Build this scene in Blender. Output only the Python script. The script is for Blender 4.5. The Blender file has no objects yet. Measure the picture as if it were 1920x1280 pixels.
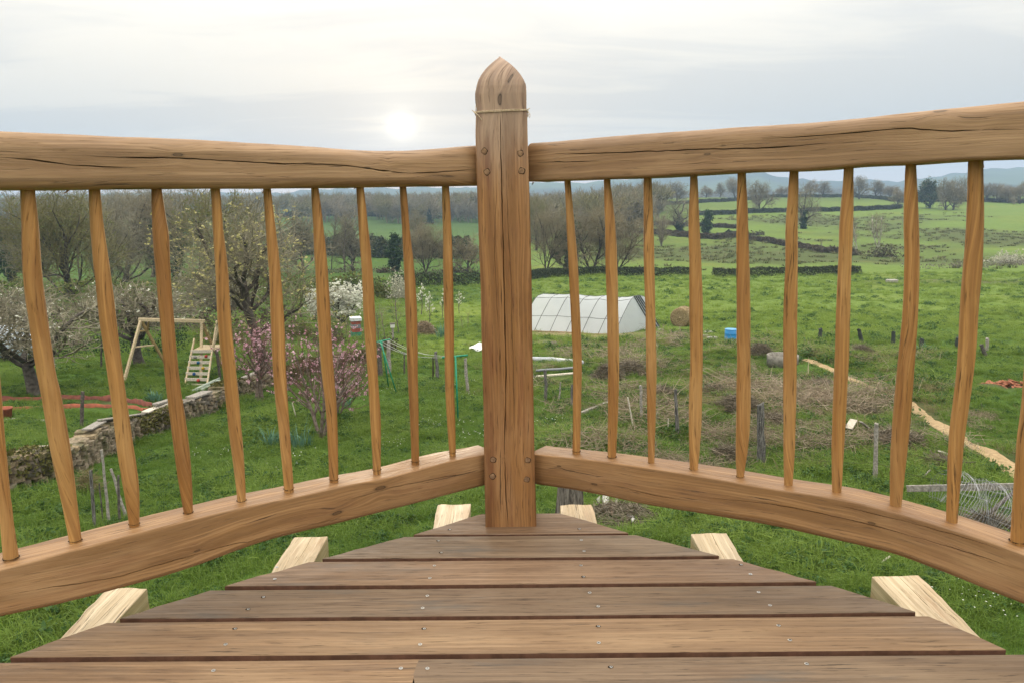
import bpy, math, random
import numpy as np
from mathutils import Vector, Matrix, noise as mnoise
PI = math.pi; R = math.radians
rnd = random.Random(7)
S = bpy.context.scene
C = S.collection

# ------------------------------------------------------------------ camera, sky, sun, exposure
F = 28.0/36.0*1920
HAZE = .00036
CAM = Vector((0, 0, 0.97))
M3 = (Matrix.Rotation(R(90-10.2), 3, 'X') @ Matrix.Rotation(-0.010, 3, 'Z'))
cd = bpy.data.cameras.new('camera'); cam = bpy.data.objects.new('camera', cd); C.objects.link(cam)
cd.lens = 28; cd.sensor_width = 36; cd.clip_start = 0.05; cd.clip_end = 30000
cam.matrix_world = Matrix.Translation(CAM) @ M3.to_4x4()
S.camera = cam
S.view_settings.view_transform = 'Standard'; S.view_settings.look = 'None'
S.view_settings.gamma = 1; S.view_settings.use_curve_mapping = False
S.view_settings.exposure = 0.22

def ray(px, py): return (M3 @ Vector(((px-960)/F, -(py-640)/F, -1))).normalized()
def at(px, py, Y):
    d = ray(px, py); return CAM + d*(Y/d.y)
def on_z(px, py, z):
    d = ray(px, py); return CAM + d*((z-CAM.z)/d.z)
def on_plane(px, py, p0, n):
    d = ray(px, py); return CAM + d*((p0-CAM).dot(n)/d.dot(n))

SUND = ray(752, 236)
SUN_EL = math.asin(SUND.z); SUN_AZ = math.atan2(SUND.x, SUND.y)

class NT:
    """tiny node builder"""
    def __init__(s, tree): s.t = tree; s.n = tree.nodes; s.l = tree.links
    def new(s, typ, **kw):
        n = s.n.new(typ)
        for k, v in kw.items(): setattr(n, k, v)
        return n
    def put(s, n, i, v):
        if v is None: return
        if hasattr(v, 'is_output') or hasattr(v, 'links'): s.l.new(v, n.inputs[i])
        else: n.inputs[i].default_value = v
    def m(s, op, a, b=None, c=None, clamp=False):
        n = s.new('ShaderNodeMath', operation=op, use_clamp=clamp)
        for i, v in enumerate((a, b, c)): s.put(n, i, v)
        return n.outputs[0]
    def vm(s, op, a, b=None):
        n = s.new('ShaderNodeVectorMath', operation=op)
        s.put(n, 0, a); s.put(n, 1, b)
        return n.outputs['Value'] if op in ('DOT_PRODUCT', 'LENGTH', 'DISTANCE') else n.outputs[0]
    def sep(s, v):
        n = s.new('ShaderNodeSeparateXYZ'); s.put(n, 0, v); return n.outputs
    def comb(s, x, y, z):
        n = s.new('ShaderNodeCombineXYZ')
        for i, v in enumerate((x, y, z)): s.put(n, i, v)
        return n.outputs[0]
    def noise(s, vec, scale=1, detail=3, rough=.5, dist=0):
        n = s.new('ShaderNodeTexNoise'); s.put(n, 'Vector', vec)
        n.inputs['Scale'].default_value = scale; n.inputs['Detail'].default_value = detail
        n.inputs['Roughness'].default_value = rough; n.inputs['Distortion'].default_value = dist
        return n.outputs[0]
    def ramp(s, f, a, b, lo=0., hi=1.):
        n = s.new('ShaderNodeMapRange', clamp=True); n.interpolation_type = 'SMOOTHSTEP'
        s.put(n, 0, f)
        for i, v in zip((1, 2, 3, 4), (a, b, lo, hi)): n.inputs[i].default_value = v
        return n.outputs[0]
    def mix(s, f, a, b, mode='MIX'):
        n = s.new('ShaderNodeMix', data_type='RGBA', blend_type=mode); n.clamp_factor = True
        s.put(n, 0, f)
        for i, v in ((6, a), (7, b)):
            if isinstance(v, tuple) and len(v) == 3: v = v+(1,)
            s.put(n, i, v)
        return n.outputs[2]

W = bpy.data.worlds.new('World'); S.world = W; W.use_nodes = True
wt = W.node_tree; wt.nodes.clear(); q = NT(wt)
tc = q.new('ShaderNodeTexCoord').outputs['Generated']
nrm = q.vm('NORMALIZE', tc)
X, Y, Z = q.sep(nrm)
sky = q.new('ShaderNodeTexSky', sky_type='NISHITA'); sky.sun_disc = False
sky.sun_elevation = SUN_EL; sky.sun_rotation = SUN_AZ
skyc = q.mix(1.0, sky.outputs[0], (.10, .10, .10), 'MULTIPLY')
zc = q.m('MAXIMUM', Z, 0.0)
den = q.m('ADD', zc, 0.12)
# high thin cloud sheet: noise on the plane of the cloud layer, drawn out into streaks
pl = q.comb(q.m('MULTIPLY', q.m('DIVIDE', X, den), .40), q.m('DIVIDE', Y, den), 0.0)
n1 = q.noise(pl, .55, 4, .5, .5)
n2 = q.noise(q.vm('ADD', pl, (7.3, 2.1, 0)), 2.3, 6, .6, .9)
cl = q.m('ADD', q.m('MULTIPLY', n1, .8), q.m('MULTIPLY', n2, .2))
cf = q.m('ADD', q.ramp(cl, .44, .57), q.m('ADD', q.ramp(zc, .22, .40, 0, .35), q.ramp(zc, .08, .24, -.28, 0)), clamp=True)
thin = q.mix(cf, (.83, .80, .745), (1.08, 1.0, .865))
lum = q.m('ADD', .77, q.m('ADD', q.m('MULTIPLY', q.ramp(zc, .05, .34), .50), q.m('MULTIPLY', q.ramp(zc, .30, .85), 1.75)))     # overcast sky brightens to the zenith
cloud = q.mix(1.0, thin, q.comb(lum, lum, lum), 'MULTIPLY')
hz = q.ramp(zc, .0, .07, 1, 0)
cloud = q.mix(q.m('MULTIPLY', hz, .7), cloud, (1.12, .93, .84))
dt = q.vm('DOT_PRODUCT', nrm, tuple(SUND))
ang = q.m('ARCCOSINE', q.m('MINIMUM', dt, .999999))
# the veil of cloud is lit brighter towards the sun
veil = q.m('EXPONENT', q.m('MULTIPLY', q.m('POWER', q.m('DIVIDE', ang, .40), 2), -1))
core = q.m('EXPONENT', q.m('MULTIPLY', q.m('POWER', q.m('DIVIDE', ang, .014), 2), -1))
halo = q.m('EXPONENT', q.m('MULTIPLY', q.m('DIVIDE', ang, .034), -1))
glow = q.m('ADD', q.m('MULTIPLY', core, .6), q.m('ADD', q.m('MULTIPLY', q.m('MULTIPLY', halo, .44), q.ramp(n2, .2, .7, .6, 1.2)), q.m('MULTIPLY', veil, .03)))
gcol = q.mix(1.0, q.comb(glow, glow, glow), (1., .93, .74), 'MULTIPLY')
cloud = q.mix(1.0, cloud, gcol, 'ADD')
tot = q.mix(.93, skyc, cloud)
bg = q.new('ShaderNodeBackground'); q.put(bg, 0, tot); bg.inputs[1].default_value = 1.0
wo = q.new('ShaderNodeOutputWorld'); q.l.new(bg.outputs[0], wo.inputs[0])

sl = bpy.data.lights.new('sun', 'SUN'); sl.energy = 1.2; sl.angle = R(11); sl.color = (1, .84, .62)
so = bpy.data.objects.new('sun', sl); C.objects.link(so)
so.rotation_euler = (-SUND).to_track_quat('-Z', 'Y').to_euler(); so.location = (0, 0, 30)

# ------------------------------------------------------------------ object helpers
def tag(o, label=None, cat=None, group=None, kind=None):
    if label: o['label'] = label
    if cat: o['category'] = cat
    if group: o['group'] = group
    if kind: o['kind'] = kind
    return o
def thing(name, label, cat, loc=(0, 0, 0), rz=0, group=None):
    o = bpy.data.objects.new(name, None); C.objects.link(o); o.location = loc; o.rotation_euler = (0, 0, rz)
    o.empty_display_size = .1
    return tag(o, label, cat, group)

class MB:
    def __init__(s): s.v = []; s.f = []; s.uv = None
    def add(s, v, f):
        o = len(s.v); s.v += [tuple(a) for a in v]; s.f += [tuple(i+o for i in t) for t in f]
    def box(s, c, d, rot=None):
        c = Vector(c); v = []
        for sx in (-.5, .5):
            for sy in (-.5, .5):
                for sz in (-.5, .5):
                    p = Vector((d[0]*sx, d[1]*sy, d[2]*sz))
                    if rot is not None: p = rot @ p
                    v.append(c+p)
        s.add(v, [(0, 1, 3, 2), (4, 6, 7, 5), (0, 4, 5, 1), (2, 3, 7, 6), (0, 2, 6, 4), (1, 5, 7, 3)])
    def bar(s, a, b, w, h=None, up=(0, 0, 1)):
        a = Vector(a); b = Vector(b); h = h or w; d = b-a
        z = d.normalized(); x = z.cross(Vector(up))
        if x.length < 1e-3: x = Vector((1, 0, 0))
        x.normalize(); y = x.cross(z)
        rot = Matrix((x, z, y)).transposed()
        s.box((a+b)/2, (w, d.length, h), rot)
    def tube(s, pts, rad, n=6, cap=True):
        pts = [Vector(p) for p in pts]
        if not hasattr(rad, '__len__'): rad = [rad]*len(pts)
        x = None; v = []; f = []
        for i, p in enumerate(pts):
            t = (pts[min(i+1, len(pts)-1)]-pts[max(i-1, 0)]).normalized()
            if x is None:
                x = t.orthogonal().normalized()
            else:
                x = (x-t*x.dot(t)).normalized()
            y = t.cross(x)
            for k in range(n):
                a = 2*PI*k/n; v.append(p+(x*math.cos(a)+y*math.sin(a))*rad[i])
        for i in range(len(pts)-1):
            for k in range(n):
                f.append((i*n+k, i*n+(k+1) % n, (i+1)*n+(k+1) % n, (i+1)*n+k))
        if cap:
            f.append(tuple(range(n))[::-1]); f.append(tuple((len(pts)-1)*n+k for k in range(n)))
        s.add(v, f)
    def mesh(s, name, mat, smooth=False):
        me = bpy.data.meshes.new(name); me.from_pydata(s.v, [], s.f)
        if mat: me.materials.append(mat)
        if smooth: me.polygons.foreach_set('use_smooth', [True]*len(me.polygons))
        me.update(); return me
    def build(s, name, mat, parent=None, smooth=False):
        return link(name, s.mesh(name, mat, smooth), parent)
def link(name, me, parent=None):
    o = bpy.data.objects.new(name, me); C.objects.link(o)
    if parent is not None: o.parent = parent
    return o
def quads(name, P, mat, parent=None, link_it=True):
    """P: (n,4,3) array -> one mesh of quads"""
    P = np.asarray(P, dtype=np.float32); n = len(P)
    me = bpy.data.meshes.new(name)
    me.vertices.add(4*n); me.vertices.foreach_set('co', P.reshape(-1))
    me.loops.add(4*n); me.loops.foreach_set('vertex_index', np.arange(4*n, dtype=np.int32))
    me.polygons.add(n); me.polygons.foreach_set('loop_start', np.arange(0, 4*n, 4, dtype=np.int32))
    me.polygons.foreach_set('loop_total', np.full(n, 4, dtype=np.int32))
    me.materials.append(mat); me.update(); me.validate()
    return link(name, me, parent) if link_it else me
def rand_quads(rs, cen, size, up=0.0, asp=1.0):
    n = len(cen); cen = np.asarray(cen)
    a = rs.normal(size=(n, 3)); a /= np.linalg.norm(a, axis=1)[:, None]
    b = rs.normal(size=(n, 3)); b -= a*(a*b).sum(1)[:, None]; b /= np.linalg.norm(b, axis=1)[:, None]
    sz = size*(.6+.8*rs.random((n, 1)))
    a = a*sz*.5; b = b*sz*.5*asp
    return np.stack([cen-a-b*.6, cen+a*.3-b, cen+a+b*.5, cen-a*.4+b], axis=1)

# ------------------------------------------------------------------ materials
def mat(name, rough=.8, spec=.3):
    m = bpy.data.materials.new(name); m.use_nodes = True
    t = m.node_tree; q = NT(t); b = t.nodes['Principled BSDF']
    b.inputs['Roughness'].default_value = rough; b.inputs['Specular IOR Level'].default_value = spec
    return m, q, b
def plain(name, c1, c2=None, scale=8, rough=.8, spec=.3, bump=.0, obj=True, detail=4, metal=0):
    m, q, b = mat(name, rough, spec)
    c2 = c2 or tuple(x*.6 for x in c1)
    tc = q.new('ShaderNodeTexCoord').outputs['Object' if obj else 'Generated']
    n = q.noise(tc, scale, detail, .6)
    q.put(b, 'Base Color', q.mix(q.ramp(n, .3, .7), c2, c1))
    b.inputs['Metallic'].default_value = metal
    if bump:
        bp = q.new('ShaderNodeBump'); bp.inputs['Strength'].default_value = bump; bp.inputs['Distance'].default_value = .02
        q.put(bp, 'Height', n); q.put(b, 'Normal', bp.outputs[0])
    return m
def leafmat(name, c1, c2, trans=.3, inst=False, rough=.6):
    """foliage: colour differs from leaf to leaf (random per island) and light passes through"""
    m, q, b = mat(name, rough, .2)
    g = q.new('ShaderNodeNewGeometry').outputs['Random Per Island']
    f = g
    if inst:
        a = q.new('ShaderNodeAttribute', attribute_type='INSTANCER', attribute_name='ti').outputs['Fac']
        f = q.m('ADD', q.m('MULTIPLY', g, .35), q.m('MULTIPLY', a, .65))
    col = q.mix(f, c1, c2)
    q.put(b, 'Base Color', col)
    tr = q.new('ShaderNodeBsdfTranslucent'); q.put(tr, 0, col)
    ms = q.new('ShaderNodeMixShader'); ms.inputs[0].default_value = trans
    q.l.new(b.outputs[0], ms.inputs[1]); q.l.new(tr.outputs[0], ms.inputs[2])
    q.l.new(ms.outputs[0], q.n['Material Output'].inputs[0])
    return m
CHK = .635
def wood(name, base, dark, light, us=1.0, rough=.44, bands=14, pore=.5, stain=None, fig=.5, bump=.75, knots=()):
    """sawn / shaved oak. UV in metres: U runs along the grain"""
    m, q, b = mat(name, rough, .5)
    uv = q.new('ShaderNodeUVMap').outputs[0]
    U, V, _ = q.sep(uv)
    for (ku, kv, kr) in knots:      # the grain flows round a knot
        du = q.m('SUBTRACT', U, ku); dv = q.m('SUBTRACT', V, kv)
        d2 = q.m('ADD', q.m('MULTIPLY', q.m('MULTIPLY', du, du), .25), q.m('MULTIPLY', dv, dv))
        g = q.m('EXPONENT', q.m('DIVIDE', d2, -(kr*2.2)**2))
        V = q.m('ADD', V, q.m('MULTIPLY', g, q.m('MULTIPLY', dv, 1.2)))
    warp = q.noise(q.comb(q.m('MULTIPLY', U, 1.6*us), q.m('MULTIPLY', V, 6), 0.), 1, 3, .5)
    V2 = q.m('ADD', V, q.m('MULTIPLY', warp, .035))
    ring = q.noise(q.comb(q.m('MULTIPLY', U, .55*us), q.m('MULTIPLY', V2, bands*3.2), 1.3), 1, 4, .55, .25)
    fib = q.noise(q.comb(q.m('MULTIPLY', U, 7), q.m('MULTIPLY', V2, 330), 0.), 1, 3, .6)
    pr = q.noise(q.comb(q.m('MULTIPLY', U, 11), q.m('MULTIPLY', V2, 210), 4.), 1, 4, .65)
    big = q.noise(q.comb(q.m('MULTIPLY', U, 2.2), q.m('MULTIPLY', V, 9), 9.), 1, 4, .6)
    chk = q.noise(q.comb(q.m('MULTIPLY', U, 2.6), q.m('MULTIPLY', V2, 75), 2.), 1, 5, .7)
    stk = q.noise(q.comb(q.m('MULTIPLY', U, 1.3), q.m('MULTIPLY', V2, 115), 7.7), 1, 5, .7)
    c = q.mix(q.ramp(ring, .30, .70), dark, base)
    c = q.mix(q.m('MULTIPLY', q.ramp(stk, .62, .38), .55), c, tuple(x*.62 for x in dark))
    c = q.mix(q.m('MULTIPLY', q.ramp(stk, .52, .72), .5), c, light)
    c = q.mix(q.m('MULTIPLY', q.ramp(big, .45, .75), fig), c, light)
    c = q.mix(q.m('MULTIPLY', q.ramp(fib, .38, .68), .42), c, tuple(x*.55 for x in base))
    c = q.mix(q.m('MULTIPLY', q.ramp(pr, .57, .68), pore), c, tuple(x*.28 for x in dark))
    c = q.mix(q.m('MULTIPLY', q.ramp(chk, CHK, CHK+.035), .8), c, tuple(x*.14 for x in dark))
    if stain:
        sn = q.noise(q.comb(q.m('MULTIPLY', U, 2.2), q.m('MULTIPLY', V, 22 if name == 'oak_post' else 12), 21.), 1, 5, .65)
        c = q.mix(q.m('MULTIPLY', q.ramp(sn, .52, .70), stain[3]), c, stain[:3])
    for (ku, kv, kr) in knots:
        du = q.m('SUBTRACT', U, ku); dv = q.m('SUBTRACT', q.m('ADD', V, q.m('MULTIPLY', fib, .004)), kv)
        d = q.m('SQRT', q.m('ADD', q.m('MULTIPLY', q.m('MULTIPLY', du, du), .45), q.m('MULTIPLY', dv, dv)))
        d = q.m('ADD', d, q.m('MULTIPLY', big, kr*.5))
        c = q.mix(q.ramp(d, kr*.7, kr*1.9, .8, 0), c, tuple(x*.42 for x in dark))
        rg = q.m('ABSOLUTE', q.m('SUBTRACT', d, kr*1.05))
        c = q.mix(q.ramp(rg, 0, kr*.22, .8, 0), c, tuple(x*.10 for x in dark))
    if name == 'oak_post':      # the head and upper shaft have greyed more than the sheltered middle
        hs = q.new('ShaderNodeHueSaturation'); hs.inputs['Saturation'].default_value = .58; hs.inputs['Value'].default_value = 1.12; q.put(hs, 'Color', c)
        c = q.mix(q.m('MULTIPLY', q.ramp(q.m('ADD', U, q.m('MULTIPLY', big, .25)), 1.08, 1.36), .85), c, hs.outputs[0])
    orr = q.new('ShaderNodeObjectInfo').outputs['Random']      # every piece of timber has its own tone
    c = q.mix(q.m('MULTIPLY', q.ramp(orr, .5, 1.), .45), c, q.mix(1., c, (1.12, 1.13, 1.18), 'MULTIPLY'))
    c = q.mix(q.m('MULTIPLY', q.ramp(orr, .5, .0), .6), c, q.mix(1., c, (.80, .74, .68), 'MULTIPLY'))
    blo = q.noise(q.comb(q.m('MULTIPLY', U, 3.5), q.m('MULTIPLY', V, 14), q.m('MULTIPLY', orr, 30)), 1, 4, .6)
    c = q.mix(q.m('MULTIPLY', q.ramp(blo, .50, .68), .42), c, q.mix(1., c, (.66, .58, .52), 'MULTIPLY'))
    q.put(b, 'Base Color', c)
    q.put(b, 'Roughness', q.ramp(q.m('ADD', q.m('MULTIPLY', pr, .6), q.m('MULTIPLY', big, .4)), .35, .65, rough-.08, rough+.28))
    h = q.m('ADD', q.m('MULTIPLY', fib, .55), q.m('SUBTRACT', q.m('MULTIPLY', ring, .8), q.m('MULTIPLY', q.ramp(chk, CHK-.01, CHK+.035), 1.6)))
    h = q.m('SUBTRACT', h, q.m('MULTIPLY', q.ramp(pr, .58, .72), .5))
    bp = q.new('ShaderNodeBump'); bp.inputs['Strength'].default_value = bump; bp.inputs['Distance'].default_value = .0016
    q.put(bp, 'Height', h); q.put(b, 'Normal', bp.outputs[0])
    return m

# ------------------------------------------------------------------ terrain
PY = [0, 8, 16, 22, 30, 50, 80, 110, 125, 160]
PD = [4.1, 4.5, 5.2, 5.8, 6.5, 8.2, 9.8, 11.2, 12.0, 12.6]
RP = ([0, 100, 300, 520, 600, 700, 860, 1000, 1030, 1080, 1130, 1200, 1290, 1350, 1400, 1412, 1440, 1500, 1540, 1600, 1680, 1740, 1800, 1860, 1920],
      [366, 364, 363, 362, 358, 354, 352, 346, 342, 344, 340, 334, 329, 327, 323, 322, 328, 337, 341, 338, 341, 334, 323, 316, 317])
RZ = [ (at(px, py, 2700).z) for px, py in zip(*RP)]
LY = PY+[250, 400, 500, 900, 1300, 4400]; LD = PD+[14, 13.4, 10.5, 7, 16, 20]
RY = PY+[200, 260, 330, 420, 520, 800, 1300, 4400]; RD = PD+[12.3, 10.6, 8.0, 4.6, 1.6, 9, 18, 20]
def sn(x, y, f, s):
    return (np.sin(x*f+s*1.7+1.3*np.sin(y*f*.7+s)) * np.cos(y*f*1.1+s*2.3+1.1*np.sin(x*f*.8-s)))
PATHXY = None
def path_clear(x, y):
    if PATHXY is None or (np.ndim(x) == 0 and (y > 40 or x < 5)): return 1.
    d = np.full(np.shape(x), 1e9)
    for a, b in zip(PATHXY[:-1], PATHXY[1:]):
        ab = b-a; t = np.clip(((x-a[0])*ab[0]+(y-a[1])*ab[1])/(ab@ab), 0, 1); d = np.minimum(d, np.hypot(x-a[0]-t*ab[0], y-a[1]-t*ab[1]))
    return np.clip((d-.25)/.6, 0, 1)
def hgt(x, y):
    x = np.asarray(x, float); y = np.asarray(y, float)
    r = np.hypot(x, y); D = np.maximum(y, .75*r)
    t = x/np.maximum(y, .3*r+1e-6)
    dl = np.interp(D, LY, LD); dr = np.interp(D, RY, RD)
    w = np.clip((t-.02)/.22, 0, 1); w = w*w*(3-2*w)
    z = CAM.z-(dl*(1-w)+dr*w)
    px = 960+F*np.clip(t, -1.2, 1.2)
    top = np.interp(px, RP[0], RZ)
    top = top+ (sn(px, px*0, .09, 1)*4+sn(px, px*0, .31, 2)*1.6)
    hill = np.exp(-((D-2700)/700)**2)
    z = z*(1-hill)+top*hill
    near2 = np.exp(-((D-1750)/260)**2)*(12+9*sn(px, px*0, .021, 5))
    z = z+near2
    a = np.clip((r-5)/12, 0, 1)
    z = z+.06*sn(x, y, 1.1, 1)*a+.03*sn(x, y, 3.1, 2)*a*np.clip(1-r/90, 0, 1)+.16*sn(x, y, .33, 3)*a
    z = z+np.clip((r-60)/150, 0, 1)*(.35*sn(x, y, .06, 4))+np.clip((r-400)/600, 0, 1)*3*sn(x, y, .011, 6)
    hum = np.clip((x/np.maximum(y, 1)-.03)/.05, 0, 1)*np.clip((46-y)/8, 0, 1)*np.clip((y-14)/3, 0, 1)
    pc_ = path_clear(x, y)
    z = z+pc_*hum*(.10*np.abs(sn(x, y, 1.9, 7))+.07*sn(x, y, 3.3, 9))
    z = z+pc_*(.045*np.abs(sn(x, y, 2.3, 11))+.03*sn(x, y, 5.1, 12))*np.clip((45-y)/15, 0, 1)*np.clip((r-6)/4, 0, 1)
    # bank and hollow in the rough ground right of the post
    z = z+.25*np.exp(-(((x-4.5)/3)**2+((y-22)/2.5)**2))+.3*np.exp(-(((x-9)/4)**2+((y-30)/3)**2))
    return z
def H(x, y): return float(hgt(x, y))
def G(px, py):
    d = ray(px, py); k = 1.0/d.y
    if d.z > -1e-4: d = Vector((d.x, d.y, -1e-4))
    lo = 2.0; f = 4.0
    while f < 4000:
        p = CAM+d*k*f
        if p.z < H(p.x, p.y): break
        lo = f; f *= 1.01
    for _ in range(30):
        m = (lo+f)/2; p = CAM+d*k*m
        if p.z < H(p.x, p.y): f = m
        else: lo = m
    p = CAM+d*k*f; return Vector((p.x, p.y, H(p.x, p.y)))
def mpp(p): return (p.y+.0)/F     # metres per pixel at a point

# colour zones on the ground: (centre, radius x, radius y, colour, strength)
LUSH = (.075, .145, .024); FIELD = (.155, .235, .045); DRY = (.105, .105, .045); BROWN = (.085, .065, .042); SAND = (.36, .27, .17); DARKG = (.035, .075, .018); SOIL = (.11, .085, .06); MOWN = (.19, .26, .035)
Z_ = []
def zone(px, py, rx, ry, col, s): p = G(px, py); Z_.append((p.x, p.y, rx, ry, col, s))
for a in [(1350, 760, 3.2, 2.2, BROWN, .75), (1500, 750, 3.0, 2.4, BROWN, .8), (1640, 760, 2.4, 2.2, DRY, .7), (1250, 700, 4, 3, DRY, .55),
          (1150, 720, 2.5, 2.5, DRY, .4), (1650, 830, 1.8, 1.2, BROWN, .5), (1400, 830, 2.5, 1.2, DRY, .5), (1860, 880, 1.3, 1.0, SOIL, .5),
          (1030, 628, 3.5, 1.3, SAND, .85), (1100, 628, 4, .9, SAND, .7), (1030, 641, 2.2, .9, SAND, .6), (1210, 640, 4, 3, DRY, .4),
          (1730, 760, .8, 1.6, DRY, .4), (850, 585, 4, 9, MOWN, .8), (850, 650, 2.0, 3.5, MOWN, .7), (1890, 722, 2.2, 1.0, SOIL, .7),
          (700, 580, 5, 6, (.10, .12, .04), .6), (60, 800, 1.3, 1.0, SOIL, .45), (150, 760, 3.0, .7, SOIL, .5), (1140, 960, .9, .8, SOIL, .5), (1420, 850, .9, .6, SOIL, .4),
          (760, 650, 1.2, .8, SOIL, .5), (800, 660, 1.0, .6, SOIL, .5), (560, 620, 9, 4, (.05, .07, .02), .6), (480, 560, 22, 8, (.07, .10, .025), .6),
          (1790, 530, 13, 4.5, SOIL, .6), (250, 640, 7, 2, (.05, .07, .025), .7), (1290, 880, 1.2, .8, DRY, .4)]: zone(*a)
def zcol(x, y):
    r = np.hypot(x, y); n = x.shape
    col = np.empty(n+(3,)); 
    fld = np.clip((y-38)/25, 0, 1)*np.clip((x+2)/8, 0, 1)
    L = np.array(LUSH); Fd = np.array(FIELD)
    col[:] = L*(1-fld[..., None])+Fd*fld[..., None]
    # dry tussocks in the rough pasture beyond the valley hedge
    rough = np.clip((y-135)/15, 0, 1)*np.clip((330-y)/30, 0, 1)*np.clip((x/np.maximum(y, 1)-.05)/.05, 0, 1)
    nn = np.clip(.45+.8*sn(x, y, .035, 3)+.5*sn(x, y, .11, 8), 0, 1)*rough
    col = col*(1-nn[..., None]*.75)+np.array((.075, .085, .035))*nn[..., None]*.75
    pat = np.clip(.5+1.2*sn(x, y, .008, 2)*1.0+.4*sn(x, y, .02, 7), 0, 1)*np.clip((r-300)/200, 0, 1)
    col = col*(1-.35*pat[..., None])
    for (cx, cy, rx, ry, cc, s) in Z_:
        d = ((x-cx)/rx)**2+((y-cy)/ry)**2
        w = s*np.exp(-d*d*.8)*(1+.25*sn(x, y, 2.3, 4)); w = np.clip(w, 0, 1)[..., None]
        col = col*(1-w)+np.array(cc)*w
    far = np.clip((r-900)/500, 0, 1)[..., None]        # wooded far hills
    woods = np.clip(.6+.9*sn(x, y, .0045, 3)+.5*sn(x, y, .013, 4), 0, 1)[..., None]
    fc = np.array((.04, .055, .03))*woods+np.array((.09, .13, .05))*(1-woods)
    return col*(1-far)+fc*far

def build_ground():
    ang = list(np.arange(-42, 42.01, .27)); a2 = list(np.arange(45, 318, 4.5)); ang = np.radians(np.array(ang+a2))
    rr = 2.5*1.0145**np.arange(0, 520); rr = rr[rr < 3800]
    A, Rr = np.meshgrid(ang, rr, indexing='ij')
    x = Rr*np.sin(A); y = Rr*np.cos(A); z = hgt(x, y)
    na, nr = x.shape
    v = np.stack([x, y, z], -1).reshape(-1, 3)
    v = np.vstack([v, [[0, 0, H(0, 0)]]])
    i = np.arange(na)[:, None]; j = np.arange(nr-1)[None, :]; i2 = (i+1) % na
    f = np.stack([i*nr+j, i*nr+j+1, i2*nr+j+1, i2*nr+j], -1).reshape(-1, 4)
    me = bpy.data.meshes.new('ground')
    tri = np.stack([np.full(na, len(v)-1), np.arange(na)*nr, ((np.arange(na)+1) % na)*nr], -1)
    loops = np.concatenate([f.reshape(-1), tri.reshape(-1)]); nf = len(f); nt = len(tri)
    me.vertices.add(len(v)); me.vertices.foreach_set('co', v.astype(np.float32).reshape(-1))
    me.loops.add(len(loops)); me.loops.foreach_set('vertex_index', loops.astype(np.int32))
    me.polygons.add(nf+nt)
    me.polygons.foreach_set('loop_start', np.concatenate([np.arange(nf)*4, nf*4+np.arange(nt)*3]).astype(np.int32))
    me.polygons.foreach_set('loop_total', np.concatenate([np.full(nf, 4), np.full(nt, 3)]).astype(np.int32))
    me.update(calc_edges=True)
    me.polygons.foreach_set('use_smooth', np.ones(nf+nt, bool))
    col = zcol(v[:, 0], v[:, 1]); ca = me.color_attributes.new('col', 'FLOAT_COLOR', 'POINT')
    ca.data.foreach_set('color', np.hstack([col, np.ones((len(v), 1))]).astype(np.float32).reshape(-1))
    m, q, b = mat('grass_ground', .9, .1)
    cc = q.new('ShaderNodeAttribute', attribute_name='col').outputs[0]
    pos = q.new('ShaderNodeNewGeometry').outputs['Position']
    a = q.noise(pos, 6, 6, .7); bb = q.noise(pos, .7, 5, .65); c3 = q.noise(pos, .07, 5, .65)
    c = q.mix(q.ramp(a, .35, .7), cc, (.018, .028, .008)); c = q.mix(.55, cc, c)
    c = q.mix(q.m('MULTIPLY', q.ramp(bb, .42, .68), .5), c, q.mix(1., cc, (.48, .52, .45), 'MULTIPLY'))
    c = q.mix(q.m('MULTIPLY', q.ramp(c3, .5, .72), .45), c, q.mix(1., cc, (1.2, .85, .9), 'MULTIPLY'))
    q.put(b, 'Base Color', c)
    bp = q.new('ShaderNodeBump'); bp.inputs['Strength'].default_value = .8; bp.inputs['Distance'].default_value = .12
    q.put(bp, 'Height', q.m('ADD', a, q.m('MULTIPLY', bb, 2))); q.put(b, 'Normal', bp.outputs[0])
    me.materials.append(m)
    tag(link('ground', me), kind='structure')

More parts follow.
